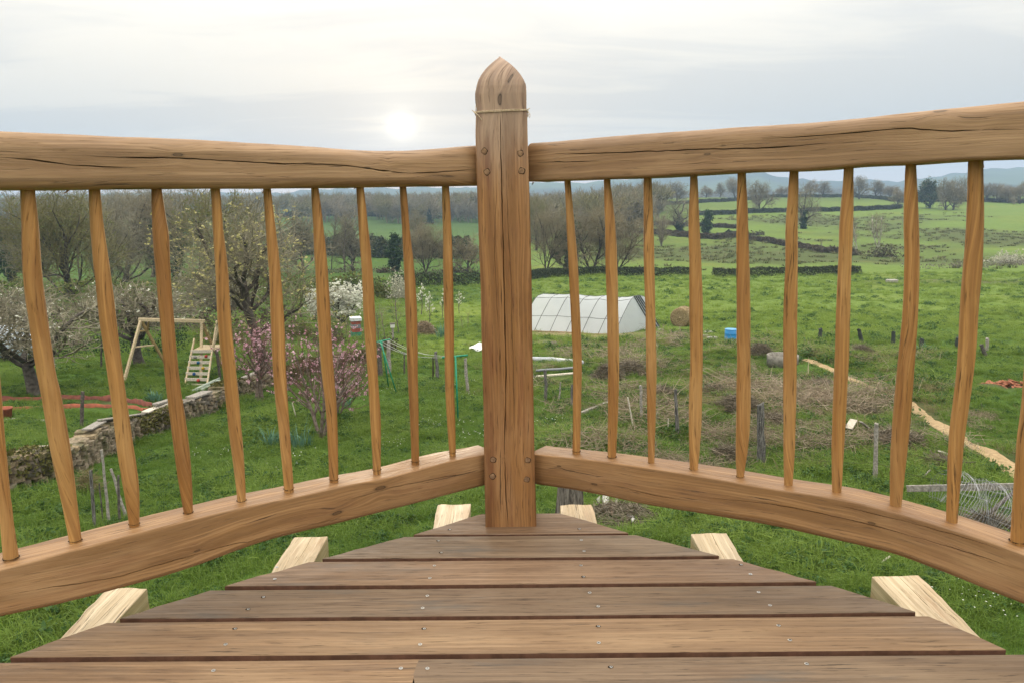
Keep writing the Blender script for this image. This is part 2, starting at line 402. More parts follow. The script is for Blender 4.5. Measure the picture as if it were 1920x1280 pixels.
# sand footpath, a thin sheet that follows the ground
PATHPX = [(1508, 668), (1545, 683), (1585, 702), (1640, 722), (1700, 748), (1735, 772), (1785, 800), (1835, 838), (1895, 880), (1990, 935)]
PATH = [G(*p) for p in PATHPX]
PATHXY = np.array([[p.x, p.y] for p in PATH])
for p in PATH: p.z = H(p.x, p.y)
build_ground()
def polyres(P, step):
    out = []; 
    for a, b in zip(P[:-1], P[1:]):
        n = max(1, int((b-a).length/step))
        out += [a.lerp(b, k/n) for k in range(n)]
    out.append(P[-1]); return out
def smoothpts(P, it=6):
    P = [p.copy() for p in P]
    for _ in range(it):
        Q = [P[0]]+[(P[i-1]+P[i]*2+P[i+1])/4 for i in range(1, len(P)-1)]+[P[-1]]; P = Q
    return P
def build_path():
    P = smoothpts(polyres(PATH, .12), 12); v = []; f = []; K = 7
    for i, p in enumerate(P):
        t = (P[min(i+1, len(P)-1)]-P[max(i-1, 0)]); n = Vector((t.y, -t.x, 0)).normalized()
        w = .19+.07*mnoise.noise(Vector((i*.09, 3, 0)))+.05*mnoise.noise(Vector((i*.5, 9, 0)))
        w2 = .19+.07*mnoise.noise(Vector((i*.08, 31, 0)))+.05*mnoise.noise(Vector((i*.45, 39, 0)))
        for k in range(K):
            s = k/(K-1); o = -w+(w+w2)*s; pp = p+n*o
            v.append((pp.x, pp.y, H(pp.x, pp.y)+.012+.012*math.sin(s*PI)))
    for i in range(len(P)-1):
        for k in range(K-1): f.append((i*K+k, (i+1)*K+k, (i+1)*K+k+1, i*K+k+1))
    mb = MB(); mb.v = v; mb.f = f
    m = plain('sandy_earth', (.42, .31, .18), (.26, .19, .11), 14, .95, .1, .6, detail=8)
    tag(mb.build('footpath', m, None, True), kind='structure')
build_path()

# ------------------------------------------------------------------ balcony: materials
M_rail = wood('oak_rail', (.42, .265, .145), (.28, .165, .078), (.51, .35, .205), bands=11, pore=.5, fig=.5, stain=(.24, .13, .07, .25),
              knots=((.37, .425, .006), (.83, .45, .008), (.52, 2.04, .006), (1.02, 2.10, .009)))
M_low = wood('oak_bottom_rail', (.38, .215, .094), (.23, .118, .043), (.49, .315, .165), bands=12, pore=.35, fig=.55,
             stain=(.20, .09, .04, .4), knots=((.37, .062, .012), (.50, .022, .010), (.86, .03, .005)))
M_lowR = wood('oak_bottom_rail_right', (.39, .224, .098), (.24, .125, .046), (.50, .325, .17), bands=12, pore=.5, fig=.55, stain=(.22, .11, .055, .35),
              knots=((.09, .055, .005), (.21, .018, .007), (.95, .05, .006)))
M_post = wood('oak_post', (.38, .188, .064), (.19, .078, .023), (.44, .255, .12), bands=9, pore=.6, fig=.6, stain=(.17, .06, .022, .7),
              knots=((1.289, .084, .009), (1.234, .063, .012)))
M_bal = wood('shaved_oak', (.50, .262, .076), (.31, .138, .034), (.56, .345, .14), bands=24, pore=.8, fig=.6, rough=.58)
M_deck = [wood('deck_oak_%s' % k, b, d, l, bands=16, pore=.9, fig=.45, stain=s, bump=.5, rough=.6) for k, b, d, l, s in (
    ('a', (.265, .165, .095), (.165, .097, .053), (.335, .235, .15), (.10, .08, .065, .6)),
    ('b', (.235, .162, .102), (.15, .10, .062), (.30, .226, .152), (.09, .08, .07, .75)),
    ('c', (.295, .185, .10), (.19, .113, .058), (.355, .25, .15), (.12, .085, .06, .45)))]
M_joist = wood('fresh_split_oak', (.66, .54, .36), (.52, .39, .22), (.72, .62, .45), bands=14, pore=.6, fig=.5, stain=(.33, .18, .08, .5), bump=1.)
M_edge = plain('deck_edge_oak', (.15, .075, .05), (.09, .045, .03), 30, .8, .2)

def loft(name, O, U, D, mat_, parent, ulen, r=(.006, .006, .006, .006), rows=8, cracks=(), lump=.0012, seed=0, v0=0, closed=True):
    """beam: station i has corner O[i], face vector U[i] (the face turned to the viewer) and depth vector D[i].
    r: corner radii (face start, face end, back end, back start).  cracks: [(ulen0, ulen1, [(u, v_fraction)...], width, depth)] real grooves in the face"""
    V = []; UV = []; Fc = []; n = len(O); ring = None
    for i in range(n):
        h = U[i].length; d = D[i].length; uu = U[i]/h; dd = D[i]/d
        rr = [x(ulen[i]) if callable(x) else x for x in r]
        rr = [min(x, h*.49, d*.49) for x in rr]
        pts = []   # (a, b, inward)
        # face rows, from corner0 to corner1
        a0 = rr[0]; a1 = h-rr[1]
        base = [a0+(a1-a0)*k/rows for k in range(rows+1)]
        cr = []
        for (us, ue, path, w, dep) in cracks:
            u = ulen[i]; t = np.interp(u, [p[0] for p in path], [p[1] for p in path])*h
            t += .0022*mnoise.noise(Vector((u*9, seed+us*3, 0)))+.0012*mnoise.noise(Vector((u*40, seed, 7)))
            e = min((u-us), (ue-u)); k = max(0., min(1., e/.09)); k = k**.6
            k *= .75+.5*mnoise.noise(Vector((u*14, seed+5, us)))
            k = max(k, 0.)
            t = min(max(t, a0+.004), a1-.004)
            cr.append((t, max(w*k, .0002), dep*k))
        cr.sort()
        allp = [(a, 0.) for a in base]
        grp = []
        for (t, w, dep) in cr: grp.append([(t-w/2, 0.), (t-w*.12, dep), (t+w*.12, dep), (t+w/2, 0.)])
        # squeeze the base rows between grooves so their count stays constant
        segs = len(grp)+1; per = max(1, rows//segs); cur = a0; face = []
        for k in range(segs):
            end = grp[k][0][0] if k < len(grp) else a1
            face += [(cur+(end-cur)*j/per, 0.) for j in range(per+(1 if k == segs-1 else 0))]
            if k < len(grp): face += grp[k]; cur = grp[k][3][0]
            if k < len(grp): face = face
        if grp:
            out = []; cur = a0
            for k in range(segs):
                end = grp[k][0][0] if k < len(grp) else a1
                st = 0 if k == 0 else 1
                out += [(cur+(end-cur)*j/per, 0.) for j in range(st, per)]
                if k < len(grp): out += grp[k]; cur = grp[k][3][0]
                else: out.append((a1, 0.))
            face = out
        else: face = [(a, 0.) for a in base]
        pts += face
        def arc(ca, cb, rad, a_from):
            return [(ca+rad*math.cos(a_from+PI/2*k/5), cb+rad*math.sin(a_from+PI/2*k/5)) for k in range(1, 6)]
        pts += arc(h-rr[1], rr[1], rr[1], -PI/2)
        m1 = d-rr[2]
        pts += [(h, rr[1]+(m1-rr[1])*k/3) for k in (1, 2)] + [(h, m1)]
        pts += arc(h-rr[2], d-rr[2], rr[2], 0)
        pts += [((h-rr[2])*(1-k/3)+rr[3]*k/3, d) for k in (1, 2)] + [(rr[3], d)]
        pts += arc(rr[3], d-rr[3], rr[3], PI/2)
        pts += [(0, (d-rr[3])*(1-k/3)+rr[0]*k/3) for k in (1, 2)] + [(0, rr[0])]
        pts += arc(rr[0], rr[0], rr[0], PI)[:-1]
        ring = len(pts); per_ = 0; last = None
        for (a, b) in pts:
            p = O[i]+uu*a+dd*b
            if lump:
                nz = mnoise.noise(Vector((ulen[i]*5+seed*3, a*14, b*14+seed)))*lump+mnoise.noise(Vector((ulen[i]*22+seed*3, a*30, b*30+seed)))*lump*.35
                p = p+(uu*(a/h-.5)*2+dd*(b/d-.5)*2)*nz
            if last: per_ += abs(a-last[0]) if (b < .03 and last[1] < .03 and rr[0]*1.01 <= a <= h-rr[1]*1.01) else math.hypot(a-last[0], b-last[1])
            last = (a, b); V.append(p); UV.append((ulen[i]+seed*1.37*0, per_+v0))
    for i in range(n-1):
        for k in range(ring):
            k2 = (k+1) % ring; Fc.append((i*ring+k, i*ring+k2, (i+1)*ring+k2, (i+1)*ring+k))
    Fc.append(tuple(range(ring))[::-1]); Fc.append(tuple((n-1)*ring+k for k in range(ring)))
    me = bpy.data.meshes.new(name); me.from_pydata([tuple(p) for p in V], [], Fc)
    ul = me.uv_layers.new(name='UVMap')
    vi = np.zeros(len(me.loops), np.int32); me.loops.foreach_get('vertex_index', vi)
    ul.data.foreach_set('uv', np.array(UV, np.float32)[vi].reshape(-1))
    me.polygons.foreach_set('use_smooth', [True]*len(me.polygons)); me.materials.append(mat_)
    try: me.set_sharp_from_angle(angle=R(42))
    except Exception: pass
    me.update(); return link(name, me, parent)
def cubic(xs, ys, x):
    """Catmull-Rom through the points"""
    if x <= xs[0]: return ys[0]+(ys[1]-ys[0])/(xs[1]-xs[0])*(x-xs[0])*.6
    if x >= xs[-1]: return ys[-1]+(ys[-1]-ys[-2])/(xs[-1]-xs[-2])*(x-xs[-1])*.6
    k = max(i for i in range(len(xs)-1) if xs[i] <= x)
    def m(i):
        if i == 0: return (ys[1]-ys[0])/(xs[1]-xs[0])
        if i == len(xs)-1: return (ys[-1]-ys[-2])/(xs[-1]-xs[-2])
        return (ys[i+1]-ys[i-1])/(xs[i+1]-xs[i-1])
    h = xs[k+1]-xs[k]; t = (x-xs[k])/h
    return (2*t**3-3*t**2+1)*ys[k]+(t**3-2*t**2+t)*h*m(k)+(-2*t**3+3*t**2)*ys[k+1]+(t**3-t**2)*h*m(k+1)

# ------------------------------------------------------------------ balcony railing
POSTY = 2.255
railing = thing('balcony_railing', 'hand-shaved oak balcony railing with pointed corner post and wavy rails', 'railing', (0, 2.43, 0))
railing_inv = Matrix.Translation((0, -2.43, 0))
def own(o): o.location = (0, -2.43, 0); return o      # vertices are in world metres, root stands at the post

# corner post
rowsP = [(1060, 911, 1007.5), (985, 910, 1006), (900, 908, 1003.5), (800, 907, 1001.5), (700, 905, 999.5), (620, 902.5, 998), (537, 900.8, 997), (430, 897, 994.8), (345, 894, 992.4), (290, 892.5, 990.5),
         (250, 891.5, 989.5), (222, 892, 989), (212, 892.5, 988.5), (206, 893.5, 987.2), (199, 892, 987), (188, 890.6, 987.3), (175, 890.5, 987.2), (160, 893.5, 986.2), (150, 896.5, 982), (140, 902, 975.8), (130, 909.5, 967.5), (120, 919.5, 957), (113, 928, 948), (109, 933.5, 941.5), (106.5, 937, 938.5)]
zs = []; xl = []; xr = []
for (py, a, b) in rowsP:
    A = on_plane(a, py, Vector((0, POSTY, 0)), Vector((0, 1, 0))); B = on_plane(b, py, Vector((0, POSTY, 0)), Vector((0, 1, 0)))
    zs.append((A.z+B.z)/2); xl.append(A.x); xr.append(B.x)
z0 = -.30; ZT = zs[-1]
st = list(np.arange(z0, zs[16], .012))+list(np.linspace(zs[16], ZT-.012, 22))+[ZT-.007, ZT-.003, ZT]
O = []; U = []; D = []; zcap = zs[16]
wfull = xr[16]-xl[16]
for z in st:
    a = np.interp(z, zs, xl); b = np.interp(z, zs, xr); d = .15; yo = POSTY
    if z > zcap:
        k = (b-a)/wfull; d = .15*max(k, .03)**.6; yo = POSTY+(.15-d)/2
        e = yo/POSTY; a *= e; b *= e; z = CAM.z+(z-CAM.z)*e
    O.append(Vector((a, yo, z))); U.append(Vector((b-a, 0, 0))); D.append(Vector((0, d, 0)))
def pz(py): return on_plane(950, py, Vector((0, POSTY, 0)), Vector((0, 1, 0))).z
pc = [(pz(985), pz(215), [(pz(985), .45), (pz(930), .42), (pz(860), .40), (pz(780), .43), (pz(700), .46), (pz(600), .47), (pz(537), .46), (pz(430), .47), (pz(345), .475), (pz(215), .475)], .0042, .014),
      (pz(960), pz(860), [(pz(960), .50), (pz(860), .52)], .0016, .006),
      (pz(620), pz(300), [(pz(620), .33), (pz(480), .29), (pz(300), .40)], .0016, .007),
      (pz(820), pz(330), [(pz(820), .60), (pz(560), .61), (pz(400), .57), (pz(330), .56)], .0017, .006),
      (pz(200), pz(118), [(pz(200), .40), (pz(150), .52), (pz(118), .55)], .0012, .006)]
pc = [(min(a, b), max(a, b), sorted(p), w, d) for a, b, p, w, d in pc]
post = own(loft('post', O, U, D, M_post, railing, st, r=(.004, .004, .004, .004), rows=12, cracks=pc, lump=.0009, seed=2))
M_peg = plain('peg_end', (.30, .19, .11), (.15, .085, .05), 90, .8, .2)
M_pegd = plain('peg_shadow_gap', (.03, .02, .014), None, 40, .9, .1)
for (px, py) in [(908, 284), (975.5, 288), (913, 323), (978, 321), (924.5, 861), (989.5, 862), (923.5, 892), (987.5, 898)]:
    c = on_plane(px, py, Vector((0, POSTY, 0)), Vector((0, 1, 0)))
    mb = MB(); a0 = rnd.random()*3; rad = .0076+rnd.random()*.0010
    v = []; f = []
    for ring_, (rr_, yy) in enumerate([(1.0, .0), (1.0, -.0008), (.86, -.0015)]):
        for k in range(9):
            a = a0+2*PI*k/9; j = 1+.06*math.sin(k*2.7+a0); v.append(c+Vector((math.cos(a)*rad*rr_*j, yy, math.sin(a)*rad*rr_*j)))
    for g in range(2):
        for k in range(9): f.append((g*9+k, g*9+(k+1) % 9, g*9+9+(k+1) % 9, g*9+9+k))
    f.append(tuple(range(18, 27)))
    mb.add(v, f); o = mb.build('peg', M_peg, post)
    # dark open joint round the peg
    mb = MB(); v = []; f = []
    for rr_ in (.98, 1.17):
        for k in range(18):
            a = 2*PI*k/18; j = 1+.10*math.sin(k*1.3+a0*2); v.append(c+Vector((math.cos(a)*rad*rr_*j+(rr_-1)*.003, -.0006, math.sin(a)*rad*rr_*j+.001*(rr_-1))))
    for k in range(18): f.append((k, (k+1) % 18, 18+(k+1) % 18, 18+k))
    mb.add(v, f); mb.build('peg_hole', M_pegd, post)

# rails: vertical planes through the inner faces
PL0 = Vector((-.068, 2.300, 0)); PL1 = Vector((-1.080, 1.545, 0))
PR0 = Vector((.063, 2.300, 0)); PR1 = Vector((1.072, 1.549, 0))
def side(P0, P1):
    t = (P1-P0).normalized(); n = Vector((-t.y, t.x, 0))
    if n.y < 0: n = -n
    return t, n      # t runs from the post outwards, n points away from the viewer
tL, nL = side(PL0, PL1); tR, nR = side(PR0, PR1)
def rail(name, P0, t, n, top, bot, width, mat_, r, sgn, cracks=(), off=0., seed=0, end=1.75, rows=12, lump=.0016, v0=0):
    sT = []; zT = []; sB = []; zB = []
    P0 = P0+n*off
    for (px, py) in top: p = on_plane(px, py, P0, n); sT.append((p-P0).dot(t)); zT.append(p.z)
    for (px, py) in bot: p = on_plane(px, py, P0, n); sB.append((p-P0).dot(t)); zB.append(p.z)
    a = sorted(zip(sT, zT)); b = sorted(zip(sB, zB)); sT, zT = zip(*a); sB, zB = zip(*b)
    st = list(np.arange(-.02, end, .011)); O = []; U = []; D = []
    cr = []
    for (pts, w, dep) in cracks:
        pp = []
        for (px, py) in pts:
            p = on_plane(px, py, P0, n); s = (p-P0).dot(t); zt = cubic(sT, zT, s); zb = cubic(sB, zB, s)
            pp.append((s, (p.z-zb)/(zt-zb)))
        pp.sort(); cr.append((pp[0][0], pp[-1][0], pp, w, dep))
    for s in st:
        zt = cubic(sT, zT, s); zb = cubic(sB, zB, s)
        w = width*(1+.05*mnoise.noise(Vector((s*2.2, seed, 3))))
        p = P0+t*s; p.z = zb
        O.append(p); U.append(Vector((0, 0, zt-zb))); D.append(n*w)
    if sgn < 0: O = O; 
    o = own(loft(name, O, U, D, mat_, railing, st, r=r, rows=rows, cracks=cr, lump=lump, seed=seed, v0=v0))
    if sgn > 0: o.data.flip_normals()
    return (P0, t, n, sT, zT, sB, zB)
hl = rail('handrail', PL0, tL, nL,
          [(893, 272), (840, 277), (760, 282), (680, 281), (600, 275), (500, 268), (400, 262), (290, 257.5), (200, 254), (100, 248), (0, 243)],
          [(893, 348.5), (760, 350.5), (640, 352), (500, 353.5), (400, 353.5), (320, 354), (200, 355.5), (100, 356.5), (0, 356.5)],
          .112, M_rail, (.024, .030, .034, .012), -1,
          cracks=[([(0, 296), (60, 300), (130, 309), (200, 313), (258, 314)], .0040, .012), ([(165, 292), (220, 296), (330, 297), (440, 303), (560, 308), (650, 311), (700, 318), (760, 325), (820, 323), (890, 318)], .0038, .012)], seed=3, v0=.4)
hr = rail('handrail', PR0, tR, nR,
          [(990, 267), (1050, 263), (1130, 256), (1200, 250.5), (1300, 243), (1400, 236), (1500, 230), (1600, 221), (1700, 210.5), (1800, 200), (1920, 187)],
          [(990, 341), (1100, 337), (1200, 334), (1300, 328), (1400, 322.5), (1500, 320), (1560, 316), (1620, 311), (1700, 308), (1760, 304), (1830, 300), (1920, 298)],
          .112, M_rail, (.008, .028, .034, .012), 1,
          cracks=[([(1000, 306), (1060, 304), (1130, 302)], .0034, .011), ([(1040, 289), (1130, 288), (1250, 283), (1330, 280), (1420, 278), (1560, 268)], .0038, .012), ([(1430, 256), (1540, 251), (1640, 245), (1710, 242), (1780, 246), (1920, 243)], .0034, .011)], seed=5, v0=2.0)
ll = rail('bottom_rail', PL0, tL, nL,
          [(905, 853), (840, 866), (740, 892), (640, 912), (540, 934), (467, 948), (360, 973), (240, 1003), (133, 1032), (60, 1052), (0, 1068)],
          [(905, 912), (760, 950), (650, 978), (500, 1016), (340, 1072), (213, 1108), (120, 1132), (0, 1158)],
          .100, M_low, (.012, .004, .006, .012), -1,
          cracks=[([(20, 1112), (120, 1098), (230, 1078), (330, 1048), (430, 1020), (520, 1008)], .0030, .008), ([(640, 940), (740, 912), (800, 900), (880, 886)], .0032, .010), ([(545, 1000), (600, 985), (650, 962)], .0034, .010)], seed=7)
lr = rail('bottom_rail', PR0, tR, nR,
          [(1003, 851), (1100, 861), (1217, 877), (1336, 896), (1440, 914), (1567, 934), (1618, 945), (1707, 969), (1796, 996), (1860, 1017), (1920, 1039)],
          [(1003, 909), (1069, 919), (1150, 935), (1217, 949), (1336, 969), (1447, 988), (1547, 1010), (1613, 1025), (1680, 1043), (1780, 1080), (1847, 1107), (1920, 1136)],
          .100, M_lowR, (.016, .004, .006, .012), 1,
          cracks=[([(1150, 908), (1220, 926), (1290, 938)], .0028, .007), ([(1330, 932), (1450, 944), (1560, 966), (1700, 1002), (1850, 1045), (1920, 1070)], .0026, .008), ([(1560, 945), (1660, 968), (1780, 1000), (1880, 1030)], .0024, .008)], seed=9)

# balusters: (py, left, right) read down each stick
BL = [[(340, -72, -46), (640, -36, -8), (820, -18, 8), (940, -2, 20), (1045, 8, 33)],
      [(352, 39.5, 64), (418, 41, 70), (510, 44.5, 76.6), (605, 56, 88), (700, 71, 103), (735, 78, 111), (830, 94, 128), (907, 110, 139), (1012, 131, 152)],
      [(352, 167, 186), (418, 170, 193), (510, 177.5, 206), (605, 188, 218), (700, 202, 230), (830, 219, 248), (907, 231, 259), (981, 243, 261)],
      [(350, 284, 302), (418, 285.5, 312), (439, 286, 316), (510, 292, 319), (605, 300, 326.5), (700, 309, 335), (830, 325, 353), (907, 336, 359), (960, 345, 361.5)],
      [(350, 395, 412), (418, 399, 417), (504, 404, 426.5), (605, 409, 434), (700, 418, 443), (830, 432, 455), (907, 442, 460), (938, 445, 461)],
      [(350, 493, 507), (439, 499, 518), (510, 504, 526), (605, 508, 533), (700, 512, 536.5), (830, 525, 545), (916, 533, 550)],
      [(348, 583, 597), (439, 587.5, 608), (510, 591, 615), (605, 596, 620), (700, 603, 626), (759, 610, 631), (830, 614.5, 634), (898, 618, 634)],
      [(348, 667, 682), (439, 673, 692), (510, 678, 699), (605, 682, 704), (700, 689, 708), (788, 694, 714), (880, 699, 714)],
      [(348, 749, 762), (439, 754, 769.5), (510, 757, 777.5), (605, 761, 783), (700, 764, 784), (759, 767, 785), (864, 771.5, 786)],
      [(346, 828, 842), (439, 830, 847), (510, 831, 849), (605, 833, 851), (700, 834, 851), (759, 836, 853), (847, 842, 855)]]
BR = [[(337, 1058, 1070), (419, 1062, 1077), (490, 1065.5, 1083), (585, 1070, 1087.5), (680, 1074, 1091), (759, 1074, 1090), (845, 1073.5, 1088)],
      [(335, 1132, 1144), (419, 1134, 1153.6), (490, 1135, 1157.5), (585, 1138, 1160), (680, 1140, 1161), (759, 1140, 1159.6), (856, 1139.5, 1155)],
      [(332, 1207, 1222), (419, 1207, 1225), (490, 1207, 1227), (585, 1210, 1229), (680, 1211.5, 1231), (759, 1213, 1230), (867, 1215.5, 1227)],
      [(328, 1294, 1307.5), (419, 1291, 1312), (490, 1292, 1315.5), (585, 1292.6, 1318), (680, 1294, 1318), (759, 1292, 1316), (830, 1292, 1312.5), (879, 1293, 1308.6)],
      [(322, 1383, 1398.5), (419, 1381, 1403), (490, 1381, 1405), (585, 1381, 1407), (680, 1382, 1406.5), (759, 1381, 1407), (830, 1380, 1403), (893, 1381, 1395)],
      [(319, 1481, 1497), (419, 1473.5, 1496), (490, 1473, 1496), (585, 1469, 1495), (680, 1469, 1494), (830, 1469, 1491), (909, 1471, 1486)],
      [(314, 1582.5, 1600), (419, 1575, 1599), (490, 1572, 1596), (585, 1568, 1593.5), (680, 1565, 1591), (830, 1560, 1582.5), (925, 1560, 1577)],
      [(308, 1698, 1717.5), (419, 1695, 1722), (490, 1696, 1723.5), (585, 1693, 1720.5), (680, 1684, 1714.6), (830, 1671.5, 1702), (949, 1668.6, 1689.5)],
      [(303, 1815.5, 1842), (419, 1813, 1843), (490, 1808, 1841), (585, 1801, 1833), (680, 1796, 1827), (830, 1780, 1806.6), (980, 1774.5, 1794)],
      [(298, 1942, 1972), (440, 1936, 1968), (640, 1926, 1957), (770, 1916, 1946), (830, 1908, 1938), (1014, 1896, 1921)]]
def baluster(rows, P0, t, n, k):
    P = P0+n*.048; cs = []; rs = []
    for (py, a, b) in rows:
        A = on_plane(a, py, P, n); B = on_plane(b, py, P, n); c = (A+B)/2; cs.append(c)
        vd = (c-CAM).normalized(); rs.append((b-a)/2/F*(c-CAM).dot(M3 @ Vector((0, 0, -1)))*1.0)
    cs[0] = cs[0]; zz = [-c.z for c in cs]
    ztop = cs[0].z+.03; zbot = cs[-1].z-.03
    N = 46; SD = 20; V = []; UVs = []; Fc = []; ph = rnd.random()*6; ns = rnd.choice((7, 8, 8, 9))
    for i in range(N+1):
        z = zbot+(ztop-zbot)*i/N
        zc_ = min(max(z, cs[-1].z), cs[0].z)
        x = cubic(zz, [c.x for c in cs], -zc_); y = cubic(zz, [c.y for c in cs], -zc_); r_ = max(.004, cubic(zz, rs, -zc_))
        for j in range(SD):
            a = 2*PI*j/SD
            seg = (a+ph*.2+.12*math.sin(z*7+ph)) % (2*PI/ns)-PI/ns       # drawknife facets
            rr_ = r_*(.99*math.cos(PI/ns)/math.cos(seg)+.03)
            rr_ += .0009*mnoise.noise(Vector((math.cos(a)*2+k*9, math.sin(a)*2, z*11)))+.0005*mnoise.noise(Vector((math.cos(a)*5+k*9, math.sin(a)*5, z*45)))
            V.append((x+rr_*math.cos(a), y+rr_*math.sin(a), z)); UVs.append((z+k*1.3, r_*a*.8+k*.31))
    for i in range(N):
        for j in range(SD):
            Fc.append((i*SD+j, i*SD+(j+1) % SD, (i+1)*SD+(j+1) % SD, (i+1)*SD+j))
    Fc.append(tuple(range(SD))[::-1]); Fc.append(tuple(N*SD+j for j in range(SD)))
    me = bpy.data.meshes.new('baluster'); me.from_pydata(V, [], Fc)
    ul = me.uv_layers.new(name='UVMap'); vi = np.zeros(len(me.loops), np.int32); me.loops.foreach_get('vertex_index', vi)
    ul.data.foreach_set('uv', np.array(UVs, np.float32)[vi].reshape(-1))
    me.polygons.foreach_set('use_smooth', [True]*len(me.polygons)); me.materials.append(M_bal)
    o = own(link('baluster', me, railing))
    # dark open joint of the mortise round the foot
    mb = MB(); v = []; f = []; c = cs[-1]; rf = rs[-1]
    for q_ in (.9, 1.16):
        for j in range(16):
            a = 2*PI*j/16; w_ = 1+(.10*math.sin(j*1.9+k)+.06*math.sin(j*4.3+k) if q_ > 1 else 0); v.append((c.x+rf*q_*w_*math.cos(a), c.y+rf*q_*w_*math.sin(a), c.z+.0012))
    for j in range(16): f.append((j, (j+1) % 16, 16+(j+1) % 16, 16+j))
    mb.add(v, f); mo_ = mb.build('mortise_gap', M_pegd, o)
    return o
for k, b in enumerate(BL): baluster(b, PL0, tL, nL, k)
for k, b in enumerate(BR): baluster(b, PR0, tR, nR, k+12)

# small torn splinters left hanging under the rails
for (px, py, dx, dy, P0_, n_) in [(497, 352, -7, 12, PL0, nL), (129, 356, -10, 7, PL0, nL), (668, 350, -5, 5, PL0, nL), (1712, 309, 22, -2, PR0, nR), (1842, 303, 3, 12, PR0, nR), (1000, 342, -3, 5, PR0, nR), (1300, 329, -6, 4, PR0, nR)]:
    a = on_plane(px, py, P0_+n_*.03, n_); b = on_plane(px+dx*.5, py+dy*.75, P0_+n_*.028, n_); c = on_plane(px+dx, py+dy, P0_+n_*.026, n_)
    mb = MB(); mb.tube([a, b, c], [.0022, .0016, .0005], 5); own(mb.build('wood_splinter', M_rail, railing))
# twine tied round the post
M_twine = plain('pale_twine', (.62, .52, .38), (.40, .31, .2), 200, .9, .1)
mb = MB()
yz = [(889, 210.5), (905, 209), (937, 206.8), (965, 205.6), (990, 206.2)]
yf = POSTY-.0028
def pf(px, py, dy=0): return on_plane(px, py, Vector((0, yf-dy, 0)), Vector((0, 1, 0)))
zt1 = pf(940, 208).z; xa = xl[11]-.003; xb = xr[11]+.003; yb = POSTY+.153
mb.tube([pf(*p) for p in yz]+[Vector((xb, POSTY+.07, zt1)), Vector((xb, yb, zt1)), Vector((xa, yb, zt1-.002)), Vector((xa, POSTY, zt1-.003)), pf(892, 211)], .0011, 6)
mb.tube([pf(885, 207.5, .004), pf(893, 211.5), pf(920, 210), pf(950, 208.3), pf(988, 207.4), Vector((xb, POSTY+.07, zt1-.003)), Vector((xb, yb, zt1-.003)), Vector((xa, yb, zt1-.004)), Vector((xa, POSTY+.01, zt1-.004))], .0011, 6)
mb.tube([pf(888, 210, .003), pf(896, 216, .006), pf(904, 226, .007)], [.0017, .0014, .0012], 6)
mb.tube([pf(892, 214, .003), pf(891.5, 206, .004), pf(892, 199, .006)], .0008, 5)
mb.tube([pf(989, 206, .002), pf(993.5, 203.5, .006)], .0011, 5)
mb.tube([pf(989, 208, .002), pf(992.5, 213, .004), pf(990.5, 219, .004), pf(993, 222, .003), pf(994, 216, .003), pf(990, 209, .001)], .0009, 5)
tag(mb.build('twine', M_twine, None, True), 'pale twine tied round the corner post below its pointed head', 'twine')

# ------------------------------------------------------------------ deck
deck = thing('deck', 'weathered oak deck boards laid crosswise and screwed to pale joists', 'deck', (0, 1.5, 0))
def dk(o): o.location = (0, -1.5, 0); return o
Lp = [on_z(x, y, 0) for x, y in [(905, 962), (790, 998), (615, 1044), (440, 1093), (248, 1151), (45, 1223), (-260, 1330)]]
Rp = [on_z(x, y, 0) for x, y in [(1048, 962), (1186, 1000), (1380, 1047.5), (1575, 1100), (1762, 1160), (1915, 1228), (2300, 1400)]]
def xL(y): P = Lp[::-1]; return float(np.interp(y, [p.y for p in P], [p.x for p in P]))
def xR(y): P = Rp[::-1]; return float(np.interp(y, [p.y for p in P], [p.x for p in P]))
edges = [(962, 1000), (1003.5, 1043.5), (1049.5, 1093.5), (1101, 1152.5), (1160, 1223.5), (1233, 1310)]
def dy(y): return on_z(960, y, 0).y
boards = [(dy(b), dy(a)) for a, b in edges]
y_ = boards[-1][0]
while y_ > .95: boards.append((y_-.018-.133, y_-.018)); y_ -= .151
mats = [0, 1, 0, 1, 2, 2, 1, 0, 2]
screw_cols = [(475, 1137), (800, 1140), (1113, 1142), (1445, 1142)]
SX = [on_z(x, y, 0).x for x, y in screw_cols]
SLOPE = -.004       # boards run very slightly off square
M_screw = plain('screw_steel', (.55, .55, .53), (.3, .3, .3), 300, .35, .5, metal=.9)
M_hole = plain('screw_recess', (.02, .015, .012), None, 50, .9, .1)
TH = .027
